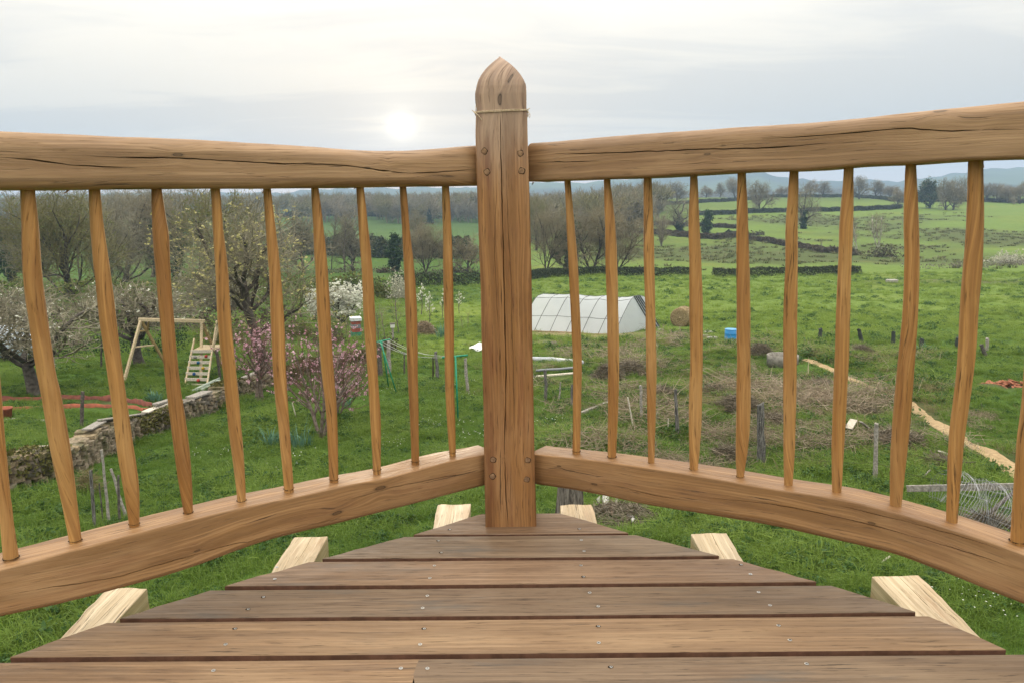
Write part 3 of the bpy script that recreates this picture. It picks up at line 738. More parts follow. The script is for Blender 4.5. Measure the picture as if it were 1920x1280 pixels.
def add_board(x0a, x0b, x1a, x1b, ya, yb, mt, seed, screws):
    """corner x at near edge (a) and far edge (b); both cut ends wander a little"""
    NX = 60; V = []; UVs = []; Fc = []; NYr = 9; ch = .0016
    def zed(x, y): return .0006*mnoise.noise(Vector((x*3, y*20+seed, 1)))+.0009*mnoise.noise(Vector((x*.9, seed*3, 1)))
    ys = [ya, ya+ch]+[ya+ch+(yb-ya-2*ch)*k/5 for k in range(1, 5)]+[yb-ch, yb]
    zt = [-ch, 0]+[0]*4+[0, -ch]
    rows_ = []
    for j, yy in enumerate(ys):
        t = (yy-ya)/(yb-ya); xs0 = x0a+(x0b-x0a)*t; xs1 = x1a+(x1b-x1a)*t
        if j not in (0,): 
            xs0 += .010*mnoise.noise(Vector((t*4, seed, 5)))+.004*mnoise.noise(Vector((t*13, seed, 5))); xs1 += .010*mnoise.noise(Vector((t*4, seed, 8)))+.004*mnoise.noise(Vector((t*13, seed, 8)))
        row = []
        for i in range(NX+1):
            x = xs0+(xs1-xs0)*i/NX; y2 = yy+SLOPE*x+.0012*mnoise.noise(Vector((x*2.5, seed, yy*0+(0 if j < 4 else 4))))
            V.append((x, y2, zt[j]+zed(x, yy))); UVs.append((x+seed*3.1, yy+seed*.77)); row.append(len(V)-1)
        rows_.append(row)
    # underside
    for j in (len(ys)-1, 0):
        row = []
        for i in range(NX+1):
            x, y2, z = V[rows_[j][i]]; V.append((x, y2, -TH)); UVs.append((x+seed*3.1, y2+.03+seed*.77)); row.append(len(V)-1)
        rows_.append(row)
    n = len(rows_)
    for j in range(n):
        a = rows_[j]; b = rows_[(j+1) % n]
        for i in range(NX): Fc.append((a[i], a[i+1], b[i+1], b[i]))
    Fc.append(tuple(r_[0] for r_ in rows_)); Fc.append(tuple(r_[-1] for r_ in rows_)[::-1])
    me = bpy.data.meshes.new('deck_board'); me.from_pydata(V, [], Fc)
    ul = me.uv_layers.new(name='UVMap'); vi = np.zeros(len(me.loops), np.int32); me.loops.foreach_get('vertex_index', vi)
    ul.data.foreach_set('uv', np.array(UVs, np.float32)[vi].reshape(-1))
    me.materials.append(mt); me.materials.append(M_edge)
    nq = NX
    mi = [0]*len(me.polygons)
    # the sawn near edge (last side strip) keeps a darker red-brown face
    for k in range((n-1)*NX, n*NX): mi[k] = 1
    me.polygons.foreach_set('material_index', mi); me.update()
    bo = dk(link('deck_board', me, deck))
    for (sx, sy, dark) in screws:
        mb = MB(); v = []; f = []
        z = .0004+zed(sx, sy); rad = .0048
        if dark:
            for k in range(12):
                a = 2*PI*k/12; v.append((sx+.006*math.cos(a), sy+.0045*math.sin(a), z+.0003))
            mb.add(v, [tuple(range(12))]); mb.build('screw_hole', M_hole, bo)
            v = []; mb = MB(); z -= .0001; rad = .0034
        for rr_, zz_ in ((1, .0006), (.86, .0011), (.42, .0009), (.36, -.0004)):
            for k in range(10):
                a = 2*PI*k/10; v.append((sx+rad*rr_*math.cos(a)+(.001 if dark else 0), sy+rad*rr_*math.sin(a), z+zz_))
        for g in range(3):
            for k in range(10): f.append((g*10+k, g*10+(k+1) % 10, g*10+10+(k+1) % 10, g*10+10+k))
        f.append(tuple(range(30, 40))); mb.add(v, f); so_ = mb.build('screw', M_screw, bo)
        mb = MB(); mb.add([(sx+(.001 if dark else 0)+.0014*math.cos(k*PI/3), sy+.0014*math.sin(k*PI/3), z+.0013) for k in range(6)], [tuple(range(6))])
        mb.build('screw_socket', M_hole, bo)
for bi, (ya, yb) in enumerate(boards):
    x0a, x0b, x1a, x1b = xL(ya), xL(yb), xR(ya), xR(yb)
    if yb < boards[5][1]+.001: x0a = x0b = -1.6; x1a = x1b = 1.6
    ym = [ya+.036, yb-.034]; scr = []
    for sx in SX:
        for k, yy in enumerate(ym):
            for j in (0,):
                if x0a+.04 < sx < x1a-.04: scr.append((sx+rnd.uniform(-.014, .014), yy-SLOPE*0+rnd.uniform(-.006, .006)+SLOPE*sx, rnd.random() < .35))
    if bi == 0: scr = [(on_z(843, 992, 0).x, on_z(843, 992, 0).y, True), (on_z(1086, 991, 0).x, on_z(1086, 991, 0).y, True)]
    if bi == 5:
        xj = on_z(776, 1255, 0).x
        add_board(x0a, x0b, xj-.0016, xj-.0016+.004, ya, yb, M_deck[2], bi+.5, [s for s in scr if s[0] < xj-.1]+[(xj-.028, yb-.034, False)])
        add_board(xj+.0014, xj+.0054, x1a, x1b, ya, yb, M_deck[1], bi+9, [s for s in scr if s[0] > xj+.1]+[(xj+.028, yb-.036, False)])
    else:
        add_board(x0a, x0b, x1a, x1b, ya, yb, M_deck[mats[bi % len(mats)]], bi+1, scr)
# joists: (centre x, half width, far end y) from the pale stubs beyond the boards
def joist(pxl, pxr, py, slant=0., seed=0, skew=0.):
    zj = -TH-.004
    a = on_z(pxl, py, zj); b = on_z(pxr, py, zj); yy = (a.y+b.y)/2
    st = list(np.arange(.6, yy, .02))+[yy]; O = []; U = []; D = []
    for y in st:
        w = .0016*mnoise.noise(Vector((y*5, seed, 0)))
        O.append(Vector((a.x+w+skew*(y-yy), y, zj+.0015*mnoise.noise(Vector((y*6, seed, 2)))))); U.append(Vector((b.x-a.x, 0, 0))); D.append(Vector((0, 0, -.12)))
    o = dk(loft('joist', O, U, D, M_joist, deck, st, r=(.003,)*4, rows=10, lump=.006, seed=seed, v0=seed*.2,
             cracks=[(yy-.22, yy+.2, [(yy-.3, .52), (yy+.2, .60)], .0016, .006)]))
    o.data.flip_normals()
for a in [(821, 881, 946, 0, 1), (551, 613, 1006, 0, 2), (205, 276, 1102, 0, 3), (1048, 1109, 945, 0, 4), (1295, 1362, 1000, 0, 5), (1635, 1722, 1080, 0, 6)]: joist(*a)
for x in (-1.4, -.2-.0, 1.42): pass
# ------------------------------------------------------------------ vegetation materials
M_bark = plain('bark_grey', (.16, .145, .125), (.07, .06, .05), 9, .95, .1, .6, detail=6)
M_barkd = plain('bark_dark', (.085, .072, .06), (.04, .033, .028), 12, .95, .1, .6, detail=6)
M_twig = plain('twig_grey', (.25, .235, .17), (.16, .145, .105), 3, .9, .1)
M_twigb = plain('twig_brown', (.26, .225, .15), (.17, .145, .095), 3, .9, .1)
M_twigy = plain('twig_olive', (.21, .20, .09), (.14, .125, .06), 1.5, .9, .1)
M_ivy = leafmat('ivy_leaf', (.018, .045, .014), (.045, .085, .025), .15)
M_bud = leafmat('spring_buds', (.30, .30, .10), (.55, .50, .26), .4)
M_budg = leafmat('green_buds', (.10, .14, .035), (.20, .22, .06), .35)
M_pink = leafmat('pink_blossom', (.40, .19, .25), (.66, .46, .52), .35)
M_white = leafmat('white_blossom', (.60, .62, .52), (.85, .85, .80), .35)
M_hedge = leafmat('hedge_leaf', (.030, .045, .018), (.065, .075, .032), .2)
M_hedgeb = leafmat('hedge_brown', (.06, .045, .032), (.10, .085, .05), .15)
M_bushy = leafmat('bush_yellow_green', (.07, .09, .022), (.15, .16, .045), .3)
M_pale = leafmat('pale_catkin', (.34, .34, .26), (.55, .54, .45), .3)
M_pine = leafmat('needle_dark', (.018, .045, .022), (.035, .07, .03), .1)

# ------------------------------------------------------------------ trees
def skel(seed, n=(1, 7, 7, 6, 4), L=(.5, .42, .26, .15, .08), r0=.028, ang=(0, 55, 48, 42, 40), gn=(.05, .14, .18, .22, .25), up=(.1, .10, .05, .03, .0), st=(0, .35, .2, .15, .1), rr=.55, rmin=.0009, lean=(0, 0), top=True, nseg=(7, 6, 5, 4, 3)):
    rg = random.Random(seed); out = []
    def perp(d, a, az):
        dx, dy, dz = d
        if abs(dz) < .9: ux, uy, uz = dy, -dx, 0.
        else: ux, uy, uz = 0., dz, -dy
        l = math.sqrt(ux*ux+uy*uy+uz*uz); ux /= l; uy /= l; uz /= l
        vx, vy, vz = dy*uz-dz*uy, dz*ux-dx*uz, dx*uy-dy*ux
        ca, sa = math.cos(a), math.sin(a); c2, s2 = math.cos(az)*sa, math.sin(az)*sa
        return (dx*ca+ux*c2+vx*s2, dy*ca+uy*c2+vy*s2, dz*ca+uz*c2+vz*s2)
    def br(p, d, ln, r, lev):
        ns = nseg[lev]; nodes = [(p, d, r)]; s = ln/ns
        for i in range(ns):
            g = gn[lev]; d = (d[0]+rg.gauss(0, g), d[1]+rg.gauss(0, g), d[2]+rg.gauss(0, g)+up[lev])
            l = math.sqrt(d[0]**2+d[1]**2+d[2]**2); d = (d[0]/l, d[1]/l, d[2]/l)
            q_ = (p[0]+d[0]*s, p[1]+d[1]*s, p[2]+d[2]*s); r2 = max(rmin, r*(1-(.45 if lev else .28)/ns*1.0)*(1 if i < ns-1 or lev == 0 else .6))
            out.append((p, q_, r, r2, lev)); p = q_; r = r2; nodes.append((p, d, r))
        if lev+1 >= len(n): return
        k = n[lev+1]; az = rg.random()*6.28
        for c in range(k):
            t = st[lev]+(1-st[lev])*(c+rg.random()*.8)/k; x = t*ns; i = min(int(x), ns-1); f = x-i
            a, b = nodes[i], nodes[i+1]; pp = tuple(a[0][j]*(1-f)+b[0][j]*f for j in range(3))
            az += 2.4+rg.uniform(-.5, .5); an = math.radians(ang[lev+1])*rg.uniform(.7, 1.25)*(1-.35*(t if lev == 0 else 0))
            br(pp, perp(b[1], an, az), L[lev+1]*rg.uniform(.7, 1.2)*(1-.35*(t-.5)), max(rmin, a[2]*rr*rg.uniform(.8, 1.1)), lev+1)
    for k in range(n[0]):
        d = (lean[0]+(rg.gauss(0, .35) if n[0] > 1 else 0), lean[1]+(rg.gauss(0, .35) if n[0] > 1 else 0), 1.)
        l = math.sqrt(sum(c*c for c in d)); d = tuple(c/l for c in d)
        br((rg.gauss(0, .01) if n[0] > 1 else 0, rg.gauss(0, .01) if n[0] > 1 else 0, 0), d, L[0]*rg.uniform(.9, 1.1), r0, 0)
    hmax = max(s[1][2] for s in out); k = 1/hmax
    return [(tuple(c*k for c in a), tuple(c*k for c in b), r*k, r2*k, lv) for a, b, r, r2, lv in out]
def seg_quads(segs, sides=3, thick=1.0, jit=0):
    A = np.array([s[0] for s in segs]); B = np.array([s[1] for s in segs]); ra = np.array([s[2] for s in segs])*thick; rb = np.array([s[3] for s in segs])*thick
    d = B-A; d /= np.linalg.norm(d, axis=1)[:, None]+1e-12
    h = np.where(np.abs(d[:, 2:3]) < .9, np.array([[0, 0, 1.]]), np.array([[1., 0, 0]]))
    x = np.cross(d, h); x /= np.linalg.norm(x, axis=1)[:, None]; y = np.cross(d, x)
    qs = []
    for k in range(sides):
        a0, a1 = 2*PI*k/sides, 2*PI*(k+1)/sides
        o0 = x*math.cos(a0)+y*math.sin(a0); o1 = x*math.cos(a1)+y*math.sin(a1)
        qs.append(np.stack([A+o0*ra[:, None], A+o1*ra[:, None], B+o1*rb[:, None], B+o0*rb[:, None]], 1))
    return np.concatenate(qs)
def limb_mesh(segs, mt, sides=7):
    """thick wood: welded tubes along runs of segments"""
    mb = MB(); run = []; 
    def flush():
        if len(run) < 1: return
        pts = [run[0][0]]+[s[1] for s in run]; rad = [run[0][2]]+[s[3] for s in run]
        lv = run[0][4]
        if lv == 0:      # root flare
            rad = list(rad); p0 = Vector(pts[0]); p1 = Vector(pts[1]); pts = [p0-(p1-p0)*.35, p0, p0.lerp(p1, .25)]+pts[1:]; rad = [rad[0]*1.9, rad[0]*1.5, rad[0]*1.15]+rad[1:]
        mb.tube(pts, rad, sides if lv == 0 else 5, True)
    for s in segs:
        if run and (s[4] != run[-1][4] or s[0] != run[-1][1]): flush(); run = []
        run.append(s)
    flush()
    return mb.mesh('trunk', mt, True)
def tree_proto(name, seed, bark, twig, thick=1.0, tl=1, sides=3, buds=None, ivy=None, leafmat_=None, **kw):
    sg = skel(seed, **kw); rs = np.random.RandomState(seed)
    t = limb_mesh([s for s in sg if s[4] <= tl], bark)
    hi = [s for s in sg if s[4] > tl]
    c = quads('twigs', seg_quads(hi, sides, thick), twig, None, False)
    parts = [('trunk', t), ('crown', c)]
    if buds:      # (material, count, size, minimum level, part name)
        m_, cnt, sz, ml, pn = buds
        pool = [s for s in sg if s[4] >= ml]; pick = rs.randint(0, len(pool), max(8, cnt//4)); idx = pick[rs.randint(0, len(pick), cnt)]; f = rs.random((cnt, 1))
        A = np.array([pool[i][0] for i in idx]); B = np.array([pool[i][1] for i in idx])
        cen = A*(1-f)+B*f+rs.normal(size=(cnt, 3))*sz*.35
        parts.append((pn, quads(pn, rand_quads(rs, cen, sz), m_, None, False)))
    if ivy:       # (count, size, max level, spread, max height)
        cnt, sz, ml, spd, mh = ivy
        pool = [s for s in sg if s[4] <= ml and s[0][2] < mh]; idx = rs.randint(0, len(pool), cnt); f = rs.random((cnt, 1))
        A = np.array([pool[i][0] for i in idx]); B = np.array([pool[i][1] for i in idx])
        cen = A*(1-f)+B*f; o = rs.normal(size=(cnt, 3)); cen = cen+o*spd*(1+.5*np.sin(cen[:, 2:3]*40))
        parts.append(('ivy', quads('ivy', rand_quads(rs, cen, sz), M_ivy, None, False)))
    w = np.array([s[1] for s in sg]); wd = float(np.percentile(np.abs(w[:, 0]), 97)*2)
    return parts, wd
def plant(proto, p, h, wscale, rz, name, label, cat, group=None):
    parts, wd = proto
    o = thing(name, label, cat, p, rz, group); k = h
    o.scale = (k*wscale, k*wscale, k)
    for pn, me in parts:
        c = link(pn, me, o)
        if pn in ('blossom', 'buds', 'ivy', 'crown'): c['kind'] = 'stuff'
    return o
def plant_px(proto, px, pyb, pyt, wpx, label, name='tree', cat='tree', group=None, rz=None, sink=.05):
    g = G(px, pyb)
    if px > 1180 and g.y > 530: g = Vector(((px-960)/F*512, 512, 0)); g.z = H(g.x, g.y); pyb = max(pyb, 372)
    h = (pyb-pyt)*mpp(g); ws = (wpx*mpp(g))/(proto[1]*h) if wpx else 1.
    g.z -= sink
    return plant(proto, g, h, ws, rnd.random()*6.28 if rz is None else rz, name, label, cat, group)

P_oak1 = tree_proto('oak1', 11, M_barkd, M_twig, 2.2, n=(1, 9, 7, 6, 5), L=(.42, .44, .26, .15, .09), ang=(0, 62, 50, 45, 45), r0=.03)
P_oak2 = tree_proto('oak2', 23, M_barkd, M_twigb, 2.2, n=(1, 8, 8, 6, 5), L=(.36, .46, .27, .16, .09), ang=(0, 68, 52, 45, 45), r0=.032)
P_oak3 = tree_proto('oak3', 37, M_barkd, M_twig, 2.2, n=(1, 10, 7, 6, 4), L=(.55, .38, .24, .14, .09), ang=(0, 58, 50, 45, 45), r0=.026)
P_ivied = tree_proto('ivied', 41, M_barkd, M_twig, 1.15, ivy=(5200, .035, 2, .035, .85), n=(1, 8, 6, 5, 4), L=(.5, .36, .22, .13, .08), ang=(0, 50, 48, 45, 45), r0=.03)
P_ivytop = tree_proto('ivytop', 43, M_barkd, M_twig, 1.2, ivy=(6000, .04, 1, .04, 1.1), n=(1, 6, 5, 3), L=(.8, .22, .12, .06), ang=(0, 40, 45, 45), r0=.03, nseg=(9, 4, 3, 3))
P_ivylow = tree_proto('ivylow', 45, M_barkd, M_twig, 1.15, ivy=(2200, .03, 0, .022, .35), n=(1, 8, 7, 6, 4), L=(.55, .38, .26, .15, .09), ang=(0, 60, 50, 45, 45), r0=.028)
P_slim = tree_proto('slim', 51, M_bark, M_twig, 1.4, n=(1, 14, 6, 4), L=(.92, .20, .11, .06), ang=(0, 42, 42, 40), r0=.012, st=(.3, .2, .15, .1), nseg=(10, 4, 3, 3), up=(.1, .12, .08, .05))
P_big1 = tree_proto('big1', 61, M_barkd, M_twig, .85, n=(2, 10, 7, 7, 5), L=(.62, .40, .24, .15, .09), ang=(0, 52, 48, 45, 42), r0=.022, gn=(.05, .14, .2, .25, .25), up=(.1, .1, .05, .02, -.02))
P_big2 = tree_proto('big2', 67, M_barkd, M_twigb, .85, ivy=(3500, .018, 1, .02, .55), n=(1, 10, 8, 7, 5), L=(.6, .38, .24, .14, .09), ang=(0, 52, 48, 45, 42), r0=.024)
P_willow = tree_proto('willow', 71, M_barkd, M_twigy, .9, buds=(M_budg, 3500, .008, 3, 'buds'), n=(3, 8, 7, 6, 5), L=(.5, .36, .24, .16, .10), ang=(0, 55, 45, 40, 40), r0=.016)
P_brown2 = tree_proto('brown2', 75, M_barkd, M_twigb, 1.0, n=(2, 11, 7, 6, 4), L=(.8, .34, .24, .15, .09), ang=(0, 52, 48, 42, 40), r0=.018, st=(.12, .15, .15, .1, .1), nseg=(8, 5, 5, 4, 3))
P_brown = tree_proto('brown', 73, M_barkd, M_twigb, 1.1, n=(4, 9, 7, 5, 4), L=(.62, .36, .25, .15, .09), ang=(0, 50, 46, 42, 40), r0=.014, st=(.15, .15, .15, .1, .1))
P_budding = tree_proto('budding', 79, M_barkd, M_twigy, 1.4, buds=(M_budg, 3000, .012, 3, 'buds'), n=(1, 9, 7, 6, 4), L=(.45, .40, .25, .15, .09), ang=(0, 60, 50, 45, 45), r0=.024)
P_scrub = tree_proto('scrub', 83, M_bark, M_twigb, 2.0, n=(7, 6, 5, 4), L=(.75, .3, .18, .1), ang=(0, 35, 38, 38), r0=.010, st=(.1, .15, .1, .1), nseg=(5, 4, 3, 2), tl=0)
P_birch = tree_proto('birch', 85, plain('birch_bark', (.55, .52, .47), (.3, .28, .25), 20, .8), M_twigb, 1.15, n=(3, 12, 5, 4), L=(.9, .2, .12, .07), ang=(0, 38, 40, 38), r0=.010, st=(.25, .15, .1, .1), nseg=(8, 4, 3, 3))

# fruit trees close by
P_apple = tree_proto('apple', 101, plain('apple_bark', (.14, .125, .11), (.05, .043, .038), 30, .95, .1, .9, detail=7), M_twig, 1.1,
    buds=(M_white, 300, .009, 4, 'blossom'), n=(1, 5, 7, 7, 6), L=(.42, .75, .42, .22, .12), ang=(0, 72, 55, 50, 50), r0=.050, st=(.82, .25, .15, .1, .1), rr=.62, gn=(.03, .22, .25, .28, .3), up=(.1, .06, .10, .06, .02), rmin=.0011, nseg=(6, 8, 6, 4, 3))
P_pear = tree_proto('pear', 107, plain('pear_bark', (.15, .13, .12), (.055, .048, .043), 30, .95, .1, .9, detail=7), M_twig, 1.1,
    buds=(M_white, 650, .009, 3, 'blossom'), n=(1, 7, 7, 6, 5), L=(.36, .55, .32, .18, .10), ang=(0, 62, 52, 48, 45), r0=.036, st=(.75, .25, .15, .1, .1), rr=.6, gn=(.05, .2, .22, .25, .3), rmin=.0010, nseg=(6, 7, 5, 4, 3))
P_plum = tree_proto('plum', 113, plain('plum_bark', (.12, .105, .095), (.04, .035, .03), 24, .95, .1, .9, detail=7), M_twig, .75,
    buds=(M_bud, 3000, .0075, 3, 'buds'), n=(1, 9, 8, 7, 5), L=(.62, .42, .25, .15, .08), ang=(0, 58, 50, 46, 42), r0=.022, lean=(-.30, 0), gn=(.07, .2, .22, .25, .28), st=(.42, .25, .15, .1, .1), rmin=.0007, nseg=(8, 7, 5, 4, 3))
kwp = dict(n=(3, 6, 5, 4), L=(.42, .44, .28, .16), ang=(0, 46, 38, 34), r0=.015, st=(.35, .15, .1, .1), rr=.6, gn=(.07, .12, .14, .16), up=(.08, .10, .08, .06), rmin=.0012, nseg=(6, 5, 5, 4))
M_pbark = plain('peach_bark', (.21, .175, .15), (.10, .075, .06), 40, .9, .1, .6)
M_ptwig = plain('peach_twig', (.17, .10, .085), (.09, .055, .045), 5, .9, .1)
P_peach1 = tree_proto('peach1', 121, M_pbark, M_ptwig, .7, buds=(M_pink, 1000, .017, 2, 'blossom'), **kwp)
P_peach2 = tree_proto('peach2', 127, M_pbark, M_ptwig, .7, buds=(M_pink, 950, .014, 2, 'blossom'), **kwp)
P_peach3 = tree_proto('peach3', 131, M_pbark, M_ptwig, 1.0, buds=(M_pink, 1200, .019, 2, 'blossom'), **kwp)
P_wbush = tree_proto('wbush', 137, M_barkd, M_twig, 1.2, buds=(M_white, 5200, .026, 1, 'blossom'), n=(6, 6, 6, 4), L=(.7, .4, .25, .14), ang=(0, 42, 42, 40), r0=.012, st=(.15, .15, .1, .1), nseg=(5, 4, 4, 3), tl=0)
P_sap = tree_proto('sap', 139, M_bark, M_twigb, 1.2, n=(1, 8, 4), L=(.9, .28, .14), ang=(0, 38, 36), r0=.010, st=(.25, .2, .1), nseg=(8, 5, 3), tl=0)
P_sapw = tree_proto('sapw', 141, M_bark, M_twig, 1.2, buds=(M_white, 150, .028, 1, 'blossom'), n=(1, 8, 4), L=(.9, .30, .14), ang=(0, 32, 36), r0=.012, st=(.3, .2, .1), nseg=(8, 5, 3), tl=0)

# --- the right hillside and its skyline
HS = [(P_oak1, 1216, 378, 343, 46, 'bare oak half hidden at the wood edge nearest the third baluster'),
 (P_oak2, 1246, 383, 345, 34, 'bare round-headed tree standing at the left end of the skyline field'),
 (P_oak3, 1269, 379, 344, 36, 'bare tall-headed oak in the pair left of the small skyline trees'),
 (P_ivylow, 1274, 437, 374, 62, 'wide bare oak with an ivy-clad foot on the middle hedge line'),
 (P_ivytop, 1325, 441, 400, 20, 'short ivy-choked tree stub beside the middle hedge line'),
 (P_oak2, 1321, 366, 349, 24, 'tiny spreading oak alone on the skyline hedge'),
 (P_oak3, 1347, 369, 345, 15, 'tiny slender tree on the skyline hedge beside the spreading one'),
 (P_brown, 1374, 369, 336, 30, 'brown bushy tree on the skyline just left of the fifth baluster'),
 (P_oak1, 1424, 398, 345, 46, 'round bare oak in the bright field right of the fifth baluster'),
 (P_oak2, 1462, 366, 350, 24, 'low dark tree on the skyline behind the bright field'),
 (P_ivylow, 1506, 430, 352, 50, 'tall leaning bare tree alone on the open slope'),
 (P_oak2, 1514, 364, 339, 26, 'small skyline tree straight above the tall leaning one'),
 (P_oak3, 1537, 364, 342, 24, 'small skyline tree second above the open slope'),
 (P_oak1, 1611, 374, 334, 34, 'tall bare skyline tree just right of the seventh baluster'),
 (P_oak3, 1634, 367, 342, 20, 'slender skyline tree next to the tall bare one'),
 (P_oak1, 1651, 369, 345, 20, 'middle tree of the thin skyline row'),
 (P_brown, 1668, 370, 350, 24, 'brown rounded bush-like tree ending the thin skyline row'),
 (P_oak2, 1682, 388, 352, 26, 'bare tree in front of the skyline row left of the eighth baluster'),
 (P_ivied, 1743, 391, 337, 40, 'dark ivied tree with broad head right of the eighth baluster'),
 (P_oak1, 1773, 394, 340, 36, 'left one of two bare oaks beside the dark ivied tree'),
 (P_oak2, 1787, 394, 338, 36, 'right one of two bare oaks beside the dark ivied tree'),
 (P_oak3, 1802, 383, 336, 24, 'tall bare tree touching the ninth baluster'),
 (P_oak1, 1848, 379, 347, 28, 'first bare tree right of the ninth baluster on the hill crest'),
 (P_oak3, 1868, 380, 346, 26, 'second bare tree right of the ninth baluster on the hill crest'),
 (P_brown, 1889, 381, 350, 34, 'brown dense tree on the hill crest near the right edge'),
 (P_oak2, 1912, 383, 342, 30, 'last bare tree on the hill crest at the right edge'),
 (P_scrub, 1240, 462, 400, 44, 'bare straggly tree beyond the main hedge right of the third baluster'),
 (P_slim, 1178, 493, 440, 22, 'thin bare pole of a tree at the edge of the brown clump'),
 (P_birch, 1607, 470, 412, 34, 'pale-stemmed bare scrub tree on the slope right of the seventh baluster'),
 (P_birch, 1648, 464, 404, 40, 'dark-trunked birch with pale side stems above the bramble bush'),
 (P_slim, 1540, 478, 452, 10, 'small dead sapling sticking out of the slope hedge')]
for pr, x, b, t, w, lab in HS: plant_px(pr, x, b, t-(b-t)*.14, w*1.12, lab, 'bare_tree')
# --- middle clump right of the post, and the meadow trees left of it
MID = [(P_brown2, 1022, 514, 364, 90, 'grey twiggy tree of the clump directly right of the post'),
 (P_willow, 1005, 470, 358, 60, 'yellow-green budding tree just right of the post behind the clump'),
 (P_ivied, 1062, 512, 398, 62, 'ivy-dark tree in the middle of the brown clump'),
 (P_brown2, 1112, 514, 362, 128, 'largest brown round-crowned tree of the clump'),
 (P_brown, 1156, 512, 380, 84, 'brown tree at the right end of the clump behind the second baluster'),
 (P_budding, 1168, 440, 372, 56, 'budding pale tree between clump and wood'),
 (P_slim, 622, 506, 394, 40, 'tall thin bare tree nearest the sixth baluster in the left meadow'),
 (P_slim, 647, 510, 392, 50, 'thin leaning meadow tree between the sixth and seventh balusters'),
 (P_oak3, 661, 508, 388, 62, 'tall twin-stemmed meadow tree beside the seventh baluster'),
 (P_slim, 697, 507, 420, 28, 'thin bare tree just right of the seventh baluster'),
 (P_ivytop, 741, 509, 437, 34, 'short thick tree wrapped in dark ivy in the meadow'),
 (P_brown, 798, 511, 408, 66, 'wide brown fan-shaped tree left of the ninth baluster'),
 (P_oak2, 877, 511, 430, 60, 'bare spreading tree just left of the post'),
 (P_oak3, 781, 480, 385, 40, 'tall bare tree behind the brown fan-shaped one'),
 (P_oak1, 570, 512, 392, 90, 'bare tree behind the plum, between the fifth and sixth balusters')]
for pr, x, b, t, w, lab in MID: plant_px(pr, x, b, t, w, lab, 'bare_tree')
BIG = [(P_big1, 232, 530, 318, 210, 'large bare twin-trunked tree between the second and third balusters'),
 (P_big2, 332, 532, 322, 180, 'large bare tree with an ivied trunk behind the third baluster'),
 (P_ivied, 22, 530, 392, 96, 'dark ivied tree at the far left of the garden hedge'),
 (P_willow, 128, 560, 330, 200, 'wide yellowish budding willow between the first and second balusters'),
 (P_big1, 190, 548, 350, 150, 'smaller bare twin-trunked tree behind the second baluster'),
 (P_budding, 425, 545, 340, 170, 'budding tree behind the plum right of the fourth baluster')]
BIG += [(P_oak3, 60, 545, 352, 90, 'tall bare tree between the left edge and the first baluster'), (P_slim, 150, 528, 340, 60, 'tall slim bare tree left of the second baluster'), (P_big1, 285, 520, 352, 120, 'bare tree behind the third baluster gap'), (P_slim, 375, 524, 350, 60, 'slim bare tree right of the third baluster'), (P_oak3, 470, 518, 360, 110, 'bare tree seen through the plum crown'), (P_slim, 540, 514, 372, 50, 'slim bare tree right of the fifth baluster')]
for pr, x, b, t, w, lab in BIG: plant_px(pr, x, b, t, w, lab, 'bare_tree')
# ivy-dark conifer in the far wood
mbp = []; rs = np.random.RandomState(4); n_ = 2200; hh = rs.random(n_)**.8; aa = rs.random(n_)*6.28; ra = (1-hh)*.24*np.sqrt(rs.random(n_))*(1+.25*np.sin(hh*38))
P_con = ([('trunk', (lambda m: (m.tube([(0, 0, -.02), (0, 0, .9)], [.02, .004], 6), m.mesh('trunk', M_barkd))[1])(MB())),
          ('crown', quads('needles', rand_quads(rs, np.stack([np.cos(aa)*ra, np.sin(aa)*ra, .06+hh*.94], 1), .06), M_pine, None, False))], .45)
plant_px(P_con, 805, 421, 392, 16, 'small dark conifer at the edge of the far wood', 'conifer')

# fruit trees
plant_px(P_apple, 66, 742, 520, 300, 'old apple tree with thick dark trunk and crooked spreading branches by the red edging', 'apple_tree', rz=2.2)
plant_px(P_pear, 262, 684, 492, 240, 'white-blossomed fruit tree behind the wooden swing frame', 'fruit_tree', rz=.6)
plant_px(P_plum, 502, 702, 330, 330, 'tall crooked plum tree with sparse yellowish buds behind the pink trees', 'plum_tree', rz=.0)
plant_px(P_pear, 20, 655, 512, 190, 'white-flecked fruit tree at the left edge near the parked car', 'fruit_tree', rz=4.)
plant_px(P_pear, 420, 640, 470, 150, 'blossoming fruit tree crowded behind the climbing frame', 'fruit_tree', rz=3.)
plant_px(P_peach1, 487, 752, 562, 170, 'pink-blossomed peach tree rising beside the stone wall', 'peach_tree', rz=1)
plant_px(P_peach2, 601, 824, 552, 215, 'pink peach tree with pale trunk in the middle of the lawn', 'peach_tree', rz=2.1)
plant_px(P_peach3, 632, 786, 622, 110, 'small dense pink peach tree beside the green washing line', 'peach_tree', rz=4.4)
plant_px(P_wbush, 640, 606, 512, 100, 'round white-blossomed bush beyond the beehive', 'blossom_bush', 'bush')
plant_px(P_wbush, 588, 604, 530, 60, 'smaller white-blossomed bush left of the round one', 'blossom_bush', 'bush')
for x, b, t, w, lab in [(805, 612, 545, 26, 'white-flowered sapling between the eighth and ninth balusters'), (829, 600, 540, 26, 'white-flowered sapling close to the ninth baluster'), (861, 588, 545, 22, 'white-flowered sapling between the ninth baluster and the post'), (790, 590, 530, 30, 'upright white-flowered sapling standing furthest left of its row')]:
    plant_px(P_sapw, x, b, t, w, lab, 'sapling', 'tree')
